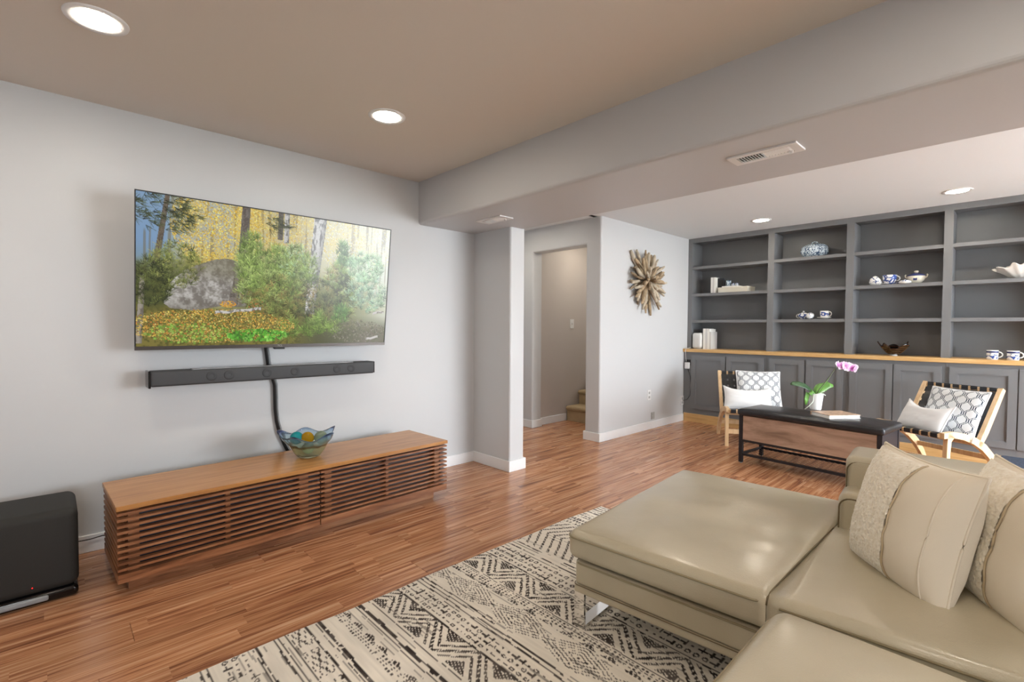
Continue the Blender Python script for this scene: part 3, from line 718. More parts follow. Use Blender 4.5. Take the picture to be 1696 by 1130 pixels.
# ------------------------------------------------------------------ patterned rug
RX0, RX1, RY0, RY1 = -.45, 2.665, -.35, 1.94
def rug_paint(nx, ny):
    u, v = np.meshgrid(np.linspace(0, 1, nx+1), np.linspace(0, 1, ny+1)); x = RX0+u*(RX1-RX0); y = RY0+v*(RY1-RY0)
    wob = .006*(fbm(y*9, x*3, 3, 2)-.5)*2; xw = x+wob; yw = y+.006*(fbm(x*9, y*3, 3, 4)-.5)*2
    ink = np.zeros_like(x)
    def line(c, w_): return (np.abs(xw-c) < w_/2)*1.0
    def add(m): np.maximum(ink, m, out=ink)
    def band(a, b): return (xw > a) & (xw < b)
    def tri(p, per): return np.abs(((p/per) % 1)*2-1)      # 1 at 0, 0 at half
    def streaks(a, b, per, w_=.32): add(band(a, b)*(((xw+.004*np.sin(y*14)) / per % 1) < w_)*(fbm(x*30, y*5, 2, 8) > .42))
    def triangles(a, b, per=.27):
        h_ = b-a; f = (xw-a)/h_; tr = tri(yw, per); sign = 1
        for up in (0, 1):
            g = f if up else 1-f; tt = tr if up else 1-tr
            # nested triangles: distance inside from the outline
            d = tt-g
            add(band(a, b)*((d > .24) & (d < .36))*(((yw*44+xw*30) % 1) < .82)); add(band(a, b)*((d > -.02) & (d < .08))*(((yw*40+xw*20) % 1) < .78)); add(band(a, b)*(d > .58)*(((xw*120+yw*40) % 1) < .82))
    def chevron(a, b, per=.30):
        f = (xw-a)/(b-a); p = yw+.11*np.abs(f-.5)*2
        add(band(a, b)*(((p/.052) % 1) < .3)*(((xw*70+yw*20) % 1) < .78))
    def nested(a, b, per=.31):
        c = (a+b)/2; d = np.abs(xw-c)/((b-a)/2)+np.abs(((yw/per) % 1)-.5)*2
        add(band(a, b)*(((d*4.2) % 1) < .34)*(d < 1.25)*(((yw*50+xw*50) % 1) < .85))
    def glyphs(a, b):
        cy_, cx_ = np.floor(yw/.034), np.floor((xw-a)/((b-a)/3.0)); fy_, fx_ = (yw/.034) % 1, ((xw-a)/((b-a)/3.0)) % 1
        hsh = np.sin(cy_*12.9898+cx_*78.233+a*37)*43758.5453 % 1
        r_ = np.hypot(fy_-.5, fx_-.5)
        m = np.where(hsh < .25, (r_ < .34) & (r_ > .16), np.where(hsh < .5, ((np.abs(fx_-.5) < .13) & (fy_ > .1)) | ((np.abs(fy_-.25) < .12) & (fx_ > .15)), np.where(hsh < .72, (np.abs(fx_-.5) < .12) & (np.abs(fy_-.5) < .35), r_ < .17)))
        add(band(a, b)*m)
    def dots(a, b, rows_=3, per=.02):
        fy_, fx_ = (yw/per) % 1, ((xw-a)/((b-a)/rows_)) % 1; add(band(a, b)*(np.abs(fy_-.5) < .28)*(np.abs(fx_-.5) < .3)*(vnoise(y*60, x*60, 3) > .25))
    def solids(a, b, per=.12):
        f = (xw-a)/(b-a); add(band(a, b)*(tri(yw, per)*1.1-.15 > f)*(((xw*170+yw*60) % 1) < .78))
    def lattice(a, b, per=.2):
        f = (xw-a)/(b-a)
        for s_ in (1, -1):
            p = yw/per+s_*f*.9; add(band(a, b)*((((p*3) % 1) < .22))*(((xw*90) % 1) < .75)*(np.abs((yw/per) % 1-.5) < .42))
    # bands from the far end of the rug to the near one
    streaks(2.50, 2.655, .03); glyphs(2.40, 2.49); dots(2.28, 2.39); chevron(1.90, 2.27); [add(line(c, w_)*(fbm(x*8, y*9, 2, 31) > .36)) for c, w_ in ((1.875, .008), (1.855, .004), (1.825, .008), (1.80, .004))]
    glyphs(1.675, 1.79); add(line(1.665, .007)); triangles(1.51, 1.655); add(line(1.50, .005)); dots(1.455, 1.495); solids(1.435, 1.46, .1)
    nested(1.30, 1.43); streaks(1.225, 1.30, .021); glyphs(1.14, 1.22); add(line(1.13, .008)); triangles(1.005, 1.125); add(line(.99, .004)); add(line(.945, .018)*(fbm(x*40, y*12, 2, 3) > .3)); add(line(.925, .005))
    solids(.868, .89, .1); dots(.832, .866); add(line(.768, .013)*(fbm(x*40, y*12, 2, 6) > .3)); add(line(.752, .004)); add(line(.716, .008)); lattice(.645, .71); [add(line(c, .006)) for c in (.64, .615, .597)]
    add(line(.535, .008)); add(line(.525, .003)); glyphs(.415, .505); streaks(.33, .40, .02); triangles(.18, .32); dots(.13, .17); nested(-.02, .12); glyphs(-.13, -.04); triangles(-.30, -.15); streaks(-.42, -.32, .02)
    add((fbm(x*3, y*90, 2, 50) > .74)*.0); add((fbm(x*120, y*5, 2, 51) > .76)*.45)
    ink = np.clip(ink*(.55+.65*fbm(x*26, y*26, 3, 70)), 0, 1)*(fbm(x*60, y*60, 2, 71) > .22)
    basec = np.array([232, 226, 215])/255; tone = (1-.07*(fbm(x*4, y*4, 3, 90)-.5)*2-.05*(fbm(x*150, y*8, 2, 91)-.5)*2)[..., None]
    return srgb_lin(basec*tone*(1-ink[..., None])+np.array([58, 52, 50])/255*ink[..., None])
NX, NY = 620, 420
rp = rug_paint(NX, NY)
def rug_pos(u, v):
    x = RX0+u*(RX1-RX0); y = RY0+v*(RY1-RY0); e = np.clip((v-.96)/.04, 0, 1)
    y = y+e*(.016*(fbm(x*3.0, 0*x, 2, 5)-.5)*2+.022*np.sin((x-.3)/2.4*math.pi)-.008)
    edge = np.minimum(np.minimum(u*(RX1-RX0), (1-u)*(RX1-RX0)), np.minimum(v, 1-v)*(RY1-RY0))
    return x, y, .002+.006*np.clip(edge/.006, 0, 1)
attr_mat('rug_weave', 'paint', .95, 0, .1, .3, 500, .002)
me = grid_mesh('pile', NX, NY, rug_pos, rp)
rg = thing('area_rug', 'cream rug with black tribal pattern bands under the sofa chaise', 'rug')
mesh_obj('pile', me, 'rug_weave', rg)
fs = thing('footstool', 'dark blue tweed footstool behind the sofa back at the right edge', 'footstool', (4.40, -.155, 0))
obj('cushion', rbox(.50, .50, .14, .02, (3, 3, 1), None, (0, 0, .29)), 'navy_rug', fs, True)
for sx in (-1, 1):
    for sy in (-1, 1): bm = bmesh.new(); tube(bm, [(sx*.21, sy*.21, 0), (sx*.2, sy*.2, .225)], [.012, .02], 10); obj('leg', bm, 'ash', fs, True)

# ------------------------------------------------------------------ leather sofa with chaise
sofa = thing('sofa', 'taupe leather sofa with open chaise end and chrome legs', 'sofa', (1.478, 1.235, 0), 5.0)
def crown(sx, sy, amt, wr=.004, seed=0):
    def d(q, u):
        if u[2] > .3:
            k = max(0, 1-u[0]**4)*max(0, 1-u[1]**4); q = q.copy()
            n_ = mnoise.noise(Vector((q.x*3.1+seed, q.y*3.1, 1.7)))+.5*mnoise.noise(Vector((q.x*8+seed, q.y*5, 4.2)))
            q.z += amt*k+wr*n_*k
        return q
    return d
def rect_path(x0, x1, y0, y1, z, r=.04, n=5):
    pts = []
    for cx_, cy_, a0 in ((x1-r, y1-r, 0), (x0+r, y1-r, 90), (x0+r, y0+r, 180), (x1-r, y0+r, 270)):
        for i in range(n+1): a = R(a0+90*i/n); pts.append((cx_+r*math.cos(a), cy_+r*math.sin(a), z))
    return pts+[pts[0]]
def piping(parent, pts, mat='leather', r=.004, name='piping'):
    bm = bmesh.new(); tube(bm, pts, r, 6); return obj(name, bm, mat, parent, True)
def seam_y(x): return -.725-.075*max(0, min(x, .8))/.8
def cushion(name, x0, x1, y0, y1, z0, z1, r, cr, seed, parent, wr=.004, cut=None):
    # cut: flat joint face where two cushions are sewn together
    ya, yb = (y0-.055, y1) if cut == 'lo' else (y0, y1+.055) if cut == 'hi' else (y0, y1)
    bm = rbox(x1-x0, yb-ya, z1-z0, r, (18, 20, 2), crown(1, 1, cr, wr, seed), ((x0+x1)/2, (ya+yb)/2, (z0+z1)/2))
    for v_ in bm.verts:
        if cut == 'lo': v_.co.y = max(v_.co.y, seam_y(v_.co.x)+.0008)
        if cut == 'hi': v_.co.y = min(v_.co.y, seam_y(v_.co.x)-.0008)
    return obj(name, bm, 'leather', parent, True)
YE = -2.75
ch = cushion('chaise_cushion', 0, 1.14, -.80, 0, .288, .402, .034, .016, 3, sofa, .011, 'lo')
piping(ch, rect_path(-.002, 1.142, -.72, .002, .377), 'piping_leather')
# tufting dimple buttons near the chaise end
for (x, y) in ((.86, -.22), (.98, -.42)):
    bm = bmesh.new(); bmesh.ops.create_uvsphere(bm, u_segments=12, v_segments=8, radius=.012)
    for v_ in bm.verts: v_.co.z *= .4
    obj('button', bm, 'leather', ch, True, (x, y, .4165))
seat = cushion('seat_cushion', .0, .80, -2.55, -.726, .288, .402, .034, .016, 9, sofa, .009, 'hi')
piping(seat, [(-.002, -.76, .377), (-.002, -2.52, .377)], 'piping_leather')
bm = bmesh.new(); tube(bm, [(x_, seam_y(x_), z_) for x_, z_ in ((.0, .374), (.010, .393), (.03, .4015), (.08, .404), (.25, .4065), (.4, .407), (.55, .407), (.72, .405))], .0028, 6); obj('seam', bm, 'piping_dark', seat, True)
bs = obj('base_frame', rbox(1.10, .70, .094, .012, (3, 2, 1), None, (.575, -.375, .229)), 'leather', sofa, True)
piping(bs, rect_path(.024, 1.127, -.72, -.023, .268, .03), 'piping_leather')
obj('base_frame', rbox(1.10, 2.05, .094, .012, (3, 3, 1), None, (.575, -1.75, .229)), 'leather', sofa, True)
bb = obj('lower_band', rbox(1.10, 2.75, .034, .012, (3, 4, 1), None, (.572, -1.395, .165)), 'leather', sofa, True)
piping(bb, rect_path(.021, 1.123, -2.77, -.019, .182, .02), 'piping_dark', .002)
# back: a lower bolster and a slimmer upper bolster
def back_block(name, x0, x1, z0, z1, y1, r, n=(3, 10, 3)):
    o = obj(name, rbox(x1-x0, y1+2.55, z1-z0, r, n, None, ((x0+x1)/2, (y1-2.55)/2, (z0+z1)/2)), 'leather', sofa, True)
    pts = [(x0+.006, -2.5, z1-.022), (x0+.004, y1-.045, z1-.022)]
    for i in range(1, 6): a = R(90*i/5); pts.append((x0+.003, y1-.045+.038*math.sin(a), z1-.022-.038*(1-math.cos(a))))
    pts.append((x0+.003, y1-.006, z0+.02)); piping(o, pts, 'piping_dark', .003); return o
back_block('lower_bolster', .735, 1.13, .30, .550, -.80, .04)
back_block('upper_bolster', .865, 1.125, .48, .672, -.808, .03)
arm = obj('armrest', rbox(1.14, .2, .46, .04, (4, 2, 3), None, (.57, -2.66, .41)), 'leather', sofa, True)
def sled(y, x0=.03, x1=1.06):
    lg = obj('leg', B(x0, x0+.012, y-.045, y, .0085, .15), 'chrome', sofa)
    obj('runner', B(x0, x1, y-.045, y, .0085, .0205), 'chrome', lg); obj('upright', B(x1-.012, x1, y-.045, y, .0085, .15), 'chrome', lg)
sled(-.02); sled(-2.66)
# ottoman in front of the seat
ot = thing('ottoman', 'low taupe leather ottoman pushed against the sofa front', 'ottoman', (1.03, -.05, 0), 0)
oc = obj('cushion', rbox(.84, 1.02, .135, .05, (12, 12, 2), crown(1, 1, .016, .006, 5), (0, 0, .376)), 'leather', ot, True)
piping(oc, rect_path(-.421, .421, -.511, .511, .405, .05), 'piping_leather')
obj('base_frame', rbox(.80, .98, .13, .02, (2, 2, 1), None, (0, 0, .24)), 'leather', ot, True)
for y in (-.42, .42):
    lg = obj('leg', B(-.38, -.368, y-.022, y+.022, .0085, .175), 'chrome', ot); obj('runner', B(-.38, .38, y-.022, y+.022, .0085, .0205), 'chrome', lg); obj('upright', B(.368, .38, y-.022, y+.022, .0085, .175), 'chrome', lg)

# ------------------------------------------------------------------ pillows
def pillow_pos(w_, h_, th, side, pinch=.07, wr=.006, seed=1, sag=0):
    def f(u, v):
        a, b = 2*u-1, 2*v-1
        k = np.clip((1-np.abs(a)**2.6)*(1-np.abs(b)**2.6), 0, 1)**.55
        x = a*w_/2*(1-pinch*(1-b**2)*np.abs(a)**3); z = b*h_/2*(1-pinch*(1-a**2)*np.abs(b)**3)
        n_ = (fbm(a*2.4+9, b*2.4+9, 3, seed)-.5)*2
        z = z-sag*(1-a**2)*np.clip(b, 0, 1)**2
        return x, side*(th/2*k+wr*n_*k), z
    return f
def ogee(nx, ny, w_, h_):
    u, v = np.meshgrid(np.linspace(0, 1, nx+1), np.linspace(0, 1, ny+1)); x = (u-.5)*w_; z = (v-.5)*h_
    P_, Hh, A = .098, .112, .0175; ink = np.zeros_like(x)
    tr = np.clip((np.abs(((z/Hh) % 1)*2-1)*2-1)*1.9, -1, 1)
    for k in range(-8, 9):
        c = k*P_/2+((-1)**k)*A*tr
        for o_ in (-.0068, .0068): ink = np.maximum(ink, (np.abs(x-c-o_) < .0032)*1.0)
    ink = ink*(np.abs(u-.5) < .485)*(np.abs(v-.5) < .485)
    basec = np.array([226, 230, 233])/255*np.ones_like(x)[..., None]
    return srgb_lin(basec*(1-ink[..., None])+np.array([40, 60, 80])/255*ink[..., None])
attr_mat('ogee_print', 'paint', .85, 0, .2, .2, 500, .001)
def orient(o, c, yaw, lean, roll=0):
    o.matrix_world = Matrix.Translation(c) @ Matrix.Rotation(R(yaw), 4, 'Z') @ Matrix.Rotation(R(lean), 4, 'X') @ Matrix.Rotation(R(roll), 4, 'Y')
def pillow(name, label, group, c, yaw, lean, w_, h_, th, mat, print_=None, pinch=.07, seed=1, sag=0, roll=0):
    t = thing(name, label, 'pillow', group=group); orient(t, c, yaw, lean, roll)
    n = 190 if print_ else 40
    for side, nm in ((-1, 'front'), (1, 'back')):
        p = ogee(n, n, w_, h_) if print_ else None
        me = grid_mesh(nm, n, n, pillow_pos(w_, h_, th, side, pinch, .006, seed, sag), p)
        if side > 0: me.flip_normals()
        mesh_obj(nm, me, mat, t, True)
    a = np.linspace(0, 1, 25); pts = []
    f = pillow_pos(w_, h_, th, 1, pinch, 0, seed, sag)
    for (uu, vv) in ((a, 0*a), (0*a+1, a), (1-a, 0*a+1), (0*a, 1-a)):
        x, y, z = f(uu, vv); pts += list(zip(x, y, z))
    bm = bmesh.new(); tube(bm, pts, .004 if not print_ else .006, 6); obj('edge_welt', bm, mat if not print_ else 'linen_white', t, True)
    return t
def sherpa_pillow(label, c, yaw, lean, size, roll=0, seed=3):
    t = pillow('throw_pillow', label, 'cream throw pillows on the sofa', c, yaw, lean, size, size, .20, 'linen_cream', pinch=.085, seed=seed, roll=roll)
    base_f = pillow_pos(size, size, .20, -1, .085, .006, seed)
    def f(u, v):
        uu = .03+u*.565; vv = .02+v*.96; x, y, z = base_f(uu, vv)
        fl = (fbm(u*46, v*80, 3, seed)-.5)*.007; return x, y-.006+fl*-1, z
    me = grid_mesh('sherpa_panel', 90, 130, f); mesh_obj('sherpa_panel', me, 'sherpa', t, True)
    v = np.linspace(.02, .98, 40); x, y, z = base_f(.60+0*v+.006*np.sin(v*30), v); bm = bmesh.new(); tube(bm, list(zip(x, y-.003, z)), .0032, 6); obj('seam_cord', bm, 'linen_seam', t, True)
    x, y, z = base_f(.88+0*v, v); bm = bmesh.new(); tube(bm, list(zip(x, y+.0005, z)), .003, 6); obj('tuck', bm, 'linen_cream', t, True)
    return t
sherpa_pillow('cream sherpa throw pillow leaning forward of the other on the sofa', (1.995, .235, .583), -139, -14, .43, 0, 3)
sherpa_pillow('cream sherpa throw pillow cut off by the right edge of the photo', (1.985, -.014, .585), -150, -13, .44, 0, 8)

# ------------------------------------------------------------------ storage bench used as coffee table
bn = thing('storage_bench', 'rustic wood storage bench with black padded top and steel frame', 'bench', (4.475, 1.745, 0), -6.0)
BL, BD, BHt = 1.06, .41, .43      # local -Y is along the length, +X is depth
def pad(q, u):
    if u[2] > .3:
        q = q.copy(); k = (1-u[0]**4)*(1-u[1]**4); q.z += .012*k+.006*mnoise.noise(Vector((q.x*7, q.y*7, .3)))*k
    return q
obj('padded_top', rbox(BD+.03, BL+.03, .055, .02, (6, 14, 1), pad, (BD/2, -BL/2, BHt+.0275)), 'black_leather', bn, True)
T_ = .03
for x in (0, BD-T_):
    for y in (-T_, -BL): 
        lg = obj('leg', B(x, x+T_, y, y+T_, .008, BHt), 'black_steel', bn); bm = bmesh.new(); lathe(bm, [(.011, 0), (.013, .004), (.013, .008)], 10); obj('foot', bm, 'plate_gray', lg, False, (x+T_/2, y+T_/2, 0))
obj('front_panel', B(.004, .022, -BL+T_+.004, -T_-.004, .215, BHt-.004), 'rustic_oak', bn)
obj('back_panel', B(BD-.022, BD-.004, -BL+T_+.004, -T_-.004, .215, BHt-.004), 'rustic_oak', bn)
for y in (-T_+.004, -BL+.004): obj('end_panel', B(T_, BD-T_, y, y+.018, .215, BHt-.004), 'black_steel', bn)
obj('bottom_panel', B(.02, BD-.02, -BL+.02, -.02, .215, .228), 'rustic_oak', bn)
for x in (.004, BD-.024): obj('rail', B(x, x+.02, -BL+T_, -T_, .195, .215), 'black_steel', bn); obj('shelf_rail', B(x, x+.02, -BL+T_, -T_, .07, .09), 'black_steel', bn)
for y in (-.025, -BL+.005):
    obj('shelf_rail', B(T_, BD-T_, y, y+.02, .07, .09), 'black_steel', bn)
    bm = bmesh.new(); box(bm, T_, BD-T_, y, y+.02, BHt-.03, BHt-.01)
    obj('end_brace', bm, 'black_steel', bn)
for (x, r_) in ((.024, 0), (BD-.03, 0)): pass
# expanded metal mesh shelf
bm = bmesh.new(); z = .078; x0, x1, y0, y1 = .024, BD-.024, -BL+.03, -.03; st_ = .042
def seg2(p, q, r_=.0022):
    d = Vector((q[0]-p[0], q[1]-p[1], 0)); 
    if d.length < .004: return
    n_ = Vector((-d.y, d.x, 0)).normalized()*r_
    vs = [bm.verts.new(Vector((a[0], a[1], zz))+s*n_) for zz in (z-.001, z+.001) for a in (p, q) for s in (-1, 1)]
    for f_ in ((0, 1, 3, 2), (4, 6, 7, 5), (0, 4, 5, 1), (2, 3, 7, 6)): bm.faces.new([vs[i] for i in f_])
for sgn in (1, -1):
    c = -3.0
    while c < 3.0:
        # line x = x0 + sgn*1.0*(y-c)
        pts_ = []
        ya, yb = sorted((c, c+sgn*(x1-x0)))
        lo, hi = max(y0, ya), min(y1, yb)
        if hi > lo: seg2((x0+sgn*(lo-c), lo), (x0+sgn*(hi-c), hi))
        c += st_
o = obj('mesh_shelf', bm, 'mesh_steel', bn); o['label'] = 'black diamond wire mesh shelf'

# book and orchid on the bench
bkk = thing('book', 'hardcover book lying under the orchid pot on the black bench top', 'book', (4.555, 1.20, .4955), -38)
obj('pages', B(.004, .262, -.2, -.004, .004, .026), 'paper', bkk); obj('cover', B(0, .265, -.206, 0, 0, .004), 'paper_gray', bkk); obj('cover', B(0, .265, -.206, 0, .026, .030), 'book_cover', bkk)
obj('spine', B(-.003, .265, -.001, .004, 0, .030), 'book_cover', bkk)
op = thing('orchid', 'pink and white orchid in a white ribbed pot on the book', 'plant', (4.66, 1.195, .5265))
prof = [(.040, 0), (.0415, .004)]
for i in range(10): prof += [(.042+.0013*i, .008+i*.0115), (.0432+.0013*i, .014+i*.0115)]
prof += [(.057, .126), (.0585, .131), (.0585, .135), (.053, .135), (.05, .11)]
bm = bmesh.new(); lathe(bm, prof, 36); obj('pot', bm, 'pot_white', op, True)
bm = bmesh.new(); bmesh.ops.create_uvsphere(bm, u_segments=18, v_segments=8, radius=.05)
for v_ in bm.verts: v_.co.z = .118+v_.co.z*.28+.006*mnoise.noise(v_.co*60)
obj('bark_mix', bm, 'moss', op, True)
RT, UP = Vector((_r.x, _r.y, 0)).normalized(), Vector((0, 0, 1)); FW = Vector((_f.x, _f.y, 0)).normalized()
def leaf(pts, wid, mat, fold=.25, side=None):
    bm = bmesh.new(); pts = [Vector(p) for p in pts]; n = len(pts); rows_ = []
    for i, p in enumerate(pts):
        d = (pts[min(i+1, n-1)]-pts[max(i-1, 0)]).normalized(); s = side if side is not None else d.cross(UP)
        if s.length < 1e-3: s = RT
        s = (s-d*s.dot(d)).normalized(); nn = s.cross(d)
        w_ = wid*max(.06, math.sin(math.pi*min(1, (i+.35)/(n-.4)))**.7)
        rows_.append([bm.verts.new(p-s*w_+nn*w_*fold), bm.verts.new(p-s*w_*.5+nn*w_*fold*.35), bm.verts.new(p), bm.verts.new(p+s*w_*.5+nn*w_*fold*.35), bm.verts.new(p+s*w_+nn*w_*fold)])
    for i in range(n-1):
        for k in range(4): bm.faces.new((rows_[i][k], rows_[i][k+1], rows_[i+1][k+1], rows_[i+1][k]))
    o = obj('leaf', bm, mat, op, True); md = o.modifiers.new('thickness', 'SOLIDIFY'); md.thickness = .003; return o
def cp(a, b, d=0): return RT*a+UP*b+FW*d
leaf([cp(-.01, .125), cp(-.04, .16), cp(-.09, .195), cp(-.14, .213), cp(-.19, .218), cp(-.215, .212)], .026, 'leaf_dark', .1, cp(.1, .75, .6))
leaf([cp(-.02, .125, -.02), cp(-.06, .15, -.03), cp(-.085, .135, -.035), (cp(-.10, .09, -.04)), cp(-.105, .045, -.04)], .032, 'leaf_green', .15, cp(.75, .5, .3))
leaf([cp(.015, .125, .02), cp(.045, .155, .03), cp(.085, .185, .035), cp(.13, .205, .035), cp(.165, .195, .03)], .036, 'leaf_green', .12, cp(-.25, .8, .5))
leaf([cp(.01, .125, .02), cp(.03, .16, .04), cp(.06, .19, .06), cp(.09, .21, .07)], .024, 'leaf_green', .2, cp(-.5, .6, .6))
stem = [cp(0, .12), cp(.025, .165), cp(.07, .22), (cp(.115, .28)), cp(.15, .335), cp(.175, .37), cp(.205, .388), cp(.25, .385), cp(.29, .37), cp(.315, .35)]
bm = bmesh.new(); tube(bm, stem, [.0035]*7+[.0025]*3, 7); obj('flower_stem', bm, 'stem_green', op, True)
bm = bmesh.new(); tube(bm, [cp(.02, .11, .01), cp(.075, .2, .012), cp(.14, .305, .01), cp(.16, .34, .005)], .002, 6); obj('stake', bm, 'leaf_green', op, True)
for pts in ([cp(0, .125), cp(-.03, .135, -.03), cp(-.05, .11, -.05), cp(-.055, .075, -.055), cp(-.09, .04, -.06), cp(-.125, .012, -.06)], [cp(.01, .12), cp(.04, .15, -.02), cp(.055, .16, -.03)], [cp(0, .12), cp(.03, .138, -.045), cp(.05, .125, -.05)], [cp(-.01, .13), cp(-.05, .14, -.02), cp(-.085, .138, -.02)], [cp(-.03, .13, -.04), cp(.0, .142, -.05), cp(.04, .135, -.045)]):
    bm = bmesh.new(); tube(bm, pts, .0035, 6); obj('root', bm, 'root_silver', op, True)
attr_mat('petal', 'paint', .55, 0, .2)
def flower(c, yaw, tilt, s=1.0):
    bm = bmesh.new(); lay = bm.verts.layers.float_color.new('paint')
    def pt(ang, ln, wd, cupz, pink):
        n = 6; rows_ = []
        for i in range(n+1):
            f_ = i/n; r_ = ln*f_; w_ = wd*math.sin(math.pi*min(1, .12+.83*f_))**.8
            row = []
            for k in (-1, -.5, 0, .5, 1):
                v_ = bm.verts.new((r_*math.cos(ang)-k*w_*math.sin(ang), -cupz*f_*f_-.002*abs(k), r_*math.sin(ang)+k*w_*math.cos(ang)))
                a_ = np.array([206, 110, 196])/255; b_ = np.array([246, 236, 246])/255; q = min(1, max(0, (f_-.25)*1.3*pink+abs(k)*.35)); c_ = srgb_lin(a_*(1-q)+b_*q); v_[lay] = (*c_, 1); row.append(v_)
            rows_.append(row)
        for i in range(n):
            for k in range(4): bm.faces.new((rows_[i][k], rows_[i][k+1], rows_[i+1][k+1], rows_[i+1][k]))
    for a_, l_, w_ in ((90, .034, .013), (210, .034, .012), (330, .034, .012)): pt(R(a_), l_*s, w_*s, .006, 1)
    for a_ in (20, 160): pt(R(a_), .040*s, .024*s, -.004, .8)
    pt(R(270), .018*s, .009*s, .016, .2)
    o = obj('flower', bm, 'petal', op, True); o.location = c; o.rotation_euler = (R(tilt), 0, R(yaw))
YAWC = CAM_YAW-90
flower(cp(.178, .375, -.01), YAWC+35, -15, 1.05); flower(cp(.215, .365, -.02), YAWC-20, 10, 1.25); flower(cp(.250, .358, -.02), YAWC+10, 5, 1.3); flower(cp(.283, .350, -.02), YAWC-15, 15, 1.25); flower(cp(.315, .338, -.01), YAWC+45, 20, 1.1); flower(cp(.245, .375, .02), YAWC+160, 0, .9)

# ------------------------------------------------------------------ lounge chairs with woven straps
def lounge(name, label, loc, yaw):
    t = thing(name, label, 'armchair', loc, yaw, 'woven strap lounge chairs'); W2 = .30; FT = .032
    def profile_solid(pts, thick, x0, x1, nm, parent=t):
        """extrude a side-profile ribbon (list of (y,z,halfthickness)) between x0 and x1"""
        bm = bmesh.new(); n = len(pts); top, bot = [], []
        for i, (y, z, h_) in enumerate(pts):
            a, b = pts[max(i-1, 0)], pts[min(i+1, n-1)]; d = Vector((0, b[0]-a[0], b[1]-a[1])).normalized(); nn = Vector((0, -d.z, d.y)); p = Vector((0, y, z))
            top.append(p+nn*h_); bot.append(p-nn*h_)
        loop = top+list(reversed(bot))
        A = [bm.verts.new((x0, p.y, p.z)) for p in loop]; Bv = [bm.verts.new((x1, p.y, p.z)) for p in loop]; m = len(loop)
        for i in range(n-1):
            for V in (A, Bv): bm.faces.new((V[i], V[i+1], V[m-2-i], V[m-1-i]))
        for i in range(m): bm.faces.new((A[i], A[(i+1) % m], Bv[(i+1) % m], Bv[i]))
        bmesh.ops.recalc_face_normals(bm, faces=bm.faces)
        return obj(nm, bm, 'ash', parent)
    for s in (-1, 1):
        xa, xb = (s*W2, s*(W2-FT)) if s > 0 else (-W2, -W2+FT)
        xa, xb = min(xa, xb), max(xa, xb)
        profile_solid([(0, .372, .022), (.10, .376, .024), (.22, .355, .026), (.34, .315, .028), (.45, .255, .030), (.54, .175, .028), (.61, .085, .024), (.66, .0, .020)], FT, xa, xb, 'side_rail')
        profile_solid([(.085, .372, .034), (.06, .33, .022), (.052, .24, .019), (.05, .12, .018), (.048, .0, .017)], FT, xa, xb, 'leg')
        profile_solid([(.40, .27, .020), (.47, .38, .026), (.56, .54, .024), (.64, .685, .021), (.66, .718, .019)], FT, xa, xb, 'back_post')
    obj('front_bar', B(-W2+FT, W2-FT, -.012, .022, .352, .386, bev=.008), 'ash', t)
    obj('rear_bar', B(-W2+FT, W2-FT, .385, .415, .265, .295, bev=.006), 'ash', t)
    obj('top_bar', B(-W2+FT, W2-FT, .644, .672, .684, .720, bev=.008), 'ash', t)
    obj('stretcher', B(-W2+FT, W2-FT, .042, .060, .13, .175), 'ash', t)
    obj('stretcher', B(-W2+FT, W2-FT, .545, .563, .14, .18), 'ash', t)
    ns, wst = 8, .048; inner = 2*(W2-FT); step = inner/ns
    def strap(pts, wvec, wd, nm='strap', th=.0022):
        bm = bmesh.new(); rows_ = []
        for i, p in enumerate(pts):
            p = Vector(p); a, b = Vector(pts[max(i-1, 0)]), Vector(pts[min(i+1, len(pts)-1)]); nn = (b-a).cross(wvec).normalized()
            rows_.append([bm.verts.new(p+wvec*s*wd/2+nn*e*th) for s, e in ((-1, -1), (1, -1), (1, 1), (-1, 1))])
        for i in range(len(pts)-1):
            for k in range(4): bm.faces.new((rows_[i][k], rows_[i][(k+1) % 4], rows_[i+1][(k+1) % 4], rows_[i+1][k]))
        bm.faces.new(rows_[0]); bm.faces.new(rows_[-1]); bmesh.ops.recalc_face_normals(bm, faces=bm.faces)
        return obj(nm, bm, 'strap_leather', t)
    seat_f = lambda f_: Vector((0, -.005+f_*.40, .391-f_*.095)); back_f = lambda f_: Vector((0, .425+f_*.226, .31+f_*.395))
    X_ = Vector((1, 0, 0)); nrm_s = Vector((0, .23, .97)); nrm_b = Vector((0, -.87, .49))
    for k in range(ns):
        x = -inner/2+(k+.5)*step
        pts = [Vector((x, -.0, .349)), Vector((x, -.016, .354)), Vector((x, -.0165, .384))]
        for i in range(8): pts.append(seat_f(.03+i/7*.95)+Vector((x, 0, 0))+nrm_s*(.003*(1 if (i+k) % 2 else -1)))
        strap(pts, X_, wst)
        pts = [back_f(i/7*.97)+Vector((x, 0, 0))+nrm_b*(.003*(1 if (i+k) % 2 else -1)) for i in range(8)]+[Vector((x, .640, .704)), Vector((x, .641, .7225)), Vector((x, .675, .7225)), Vector((x, .675, .68))]
        strap(pts, X_, wst)
    for k in range(6):
        p = seat_f(.12+k*.155); pts = [p+Vector((-W2+FT*.2+i/9*2*(W2-FT*.2), 0, 0))+nrm_s*(.003*(1 if (i+k) % 2 else -1)) for i in range(10)]
        strap(pts, Vector((0, .97, -.23)), .046, 'cross_strap')
        p = back_f(.08+k*.16); pts = [p+Vector((-W2+FT*.2+i/9*2*(W2-FT*.2), 0, 0))+nrm_b*(.003*(1 if (i+k) % 2 else -1)) for i in range(10)]
        strap(pts, Vector((0, .49, .87)), .046, 'cross_strap')
    return t
CHL, YWL = (5.125, 1.81, 0), -59.0
CHR, YWR = (5.18, .675, 0), -118.0
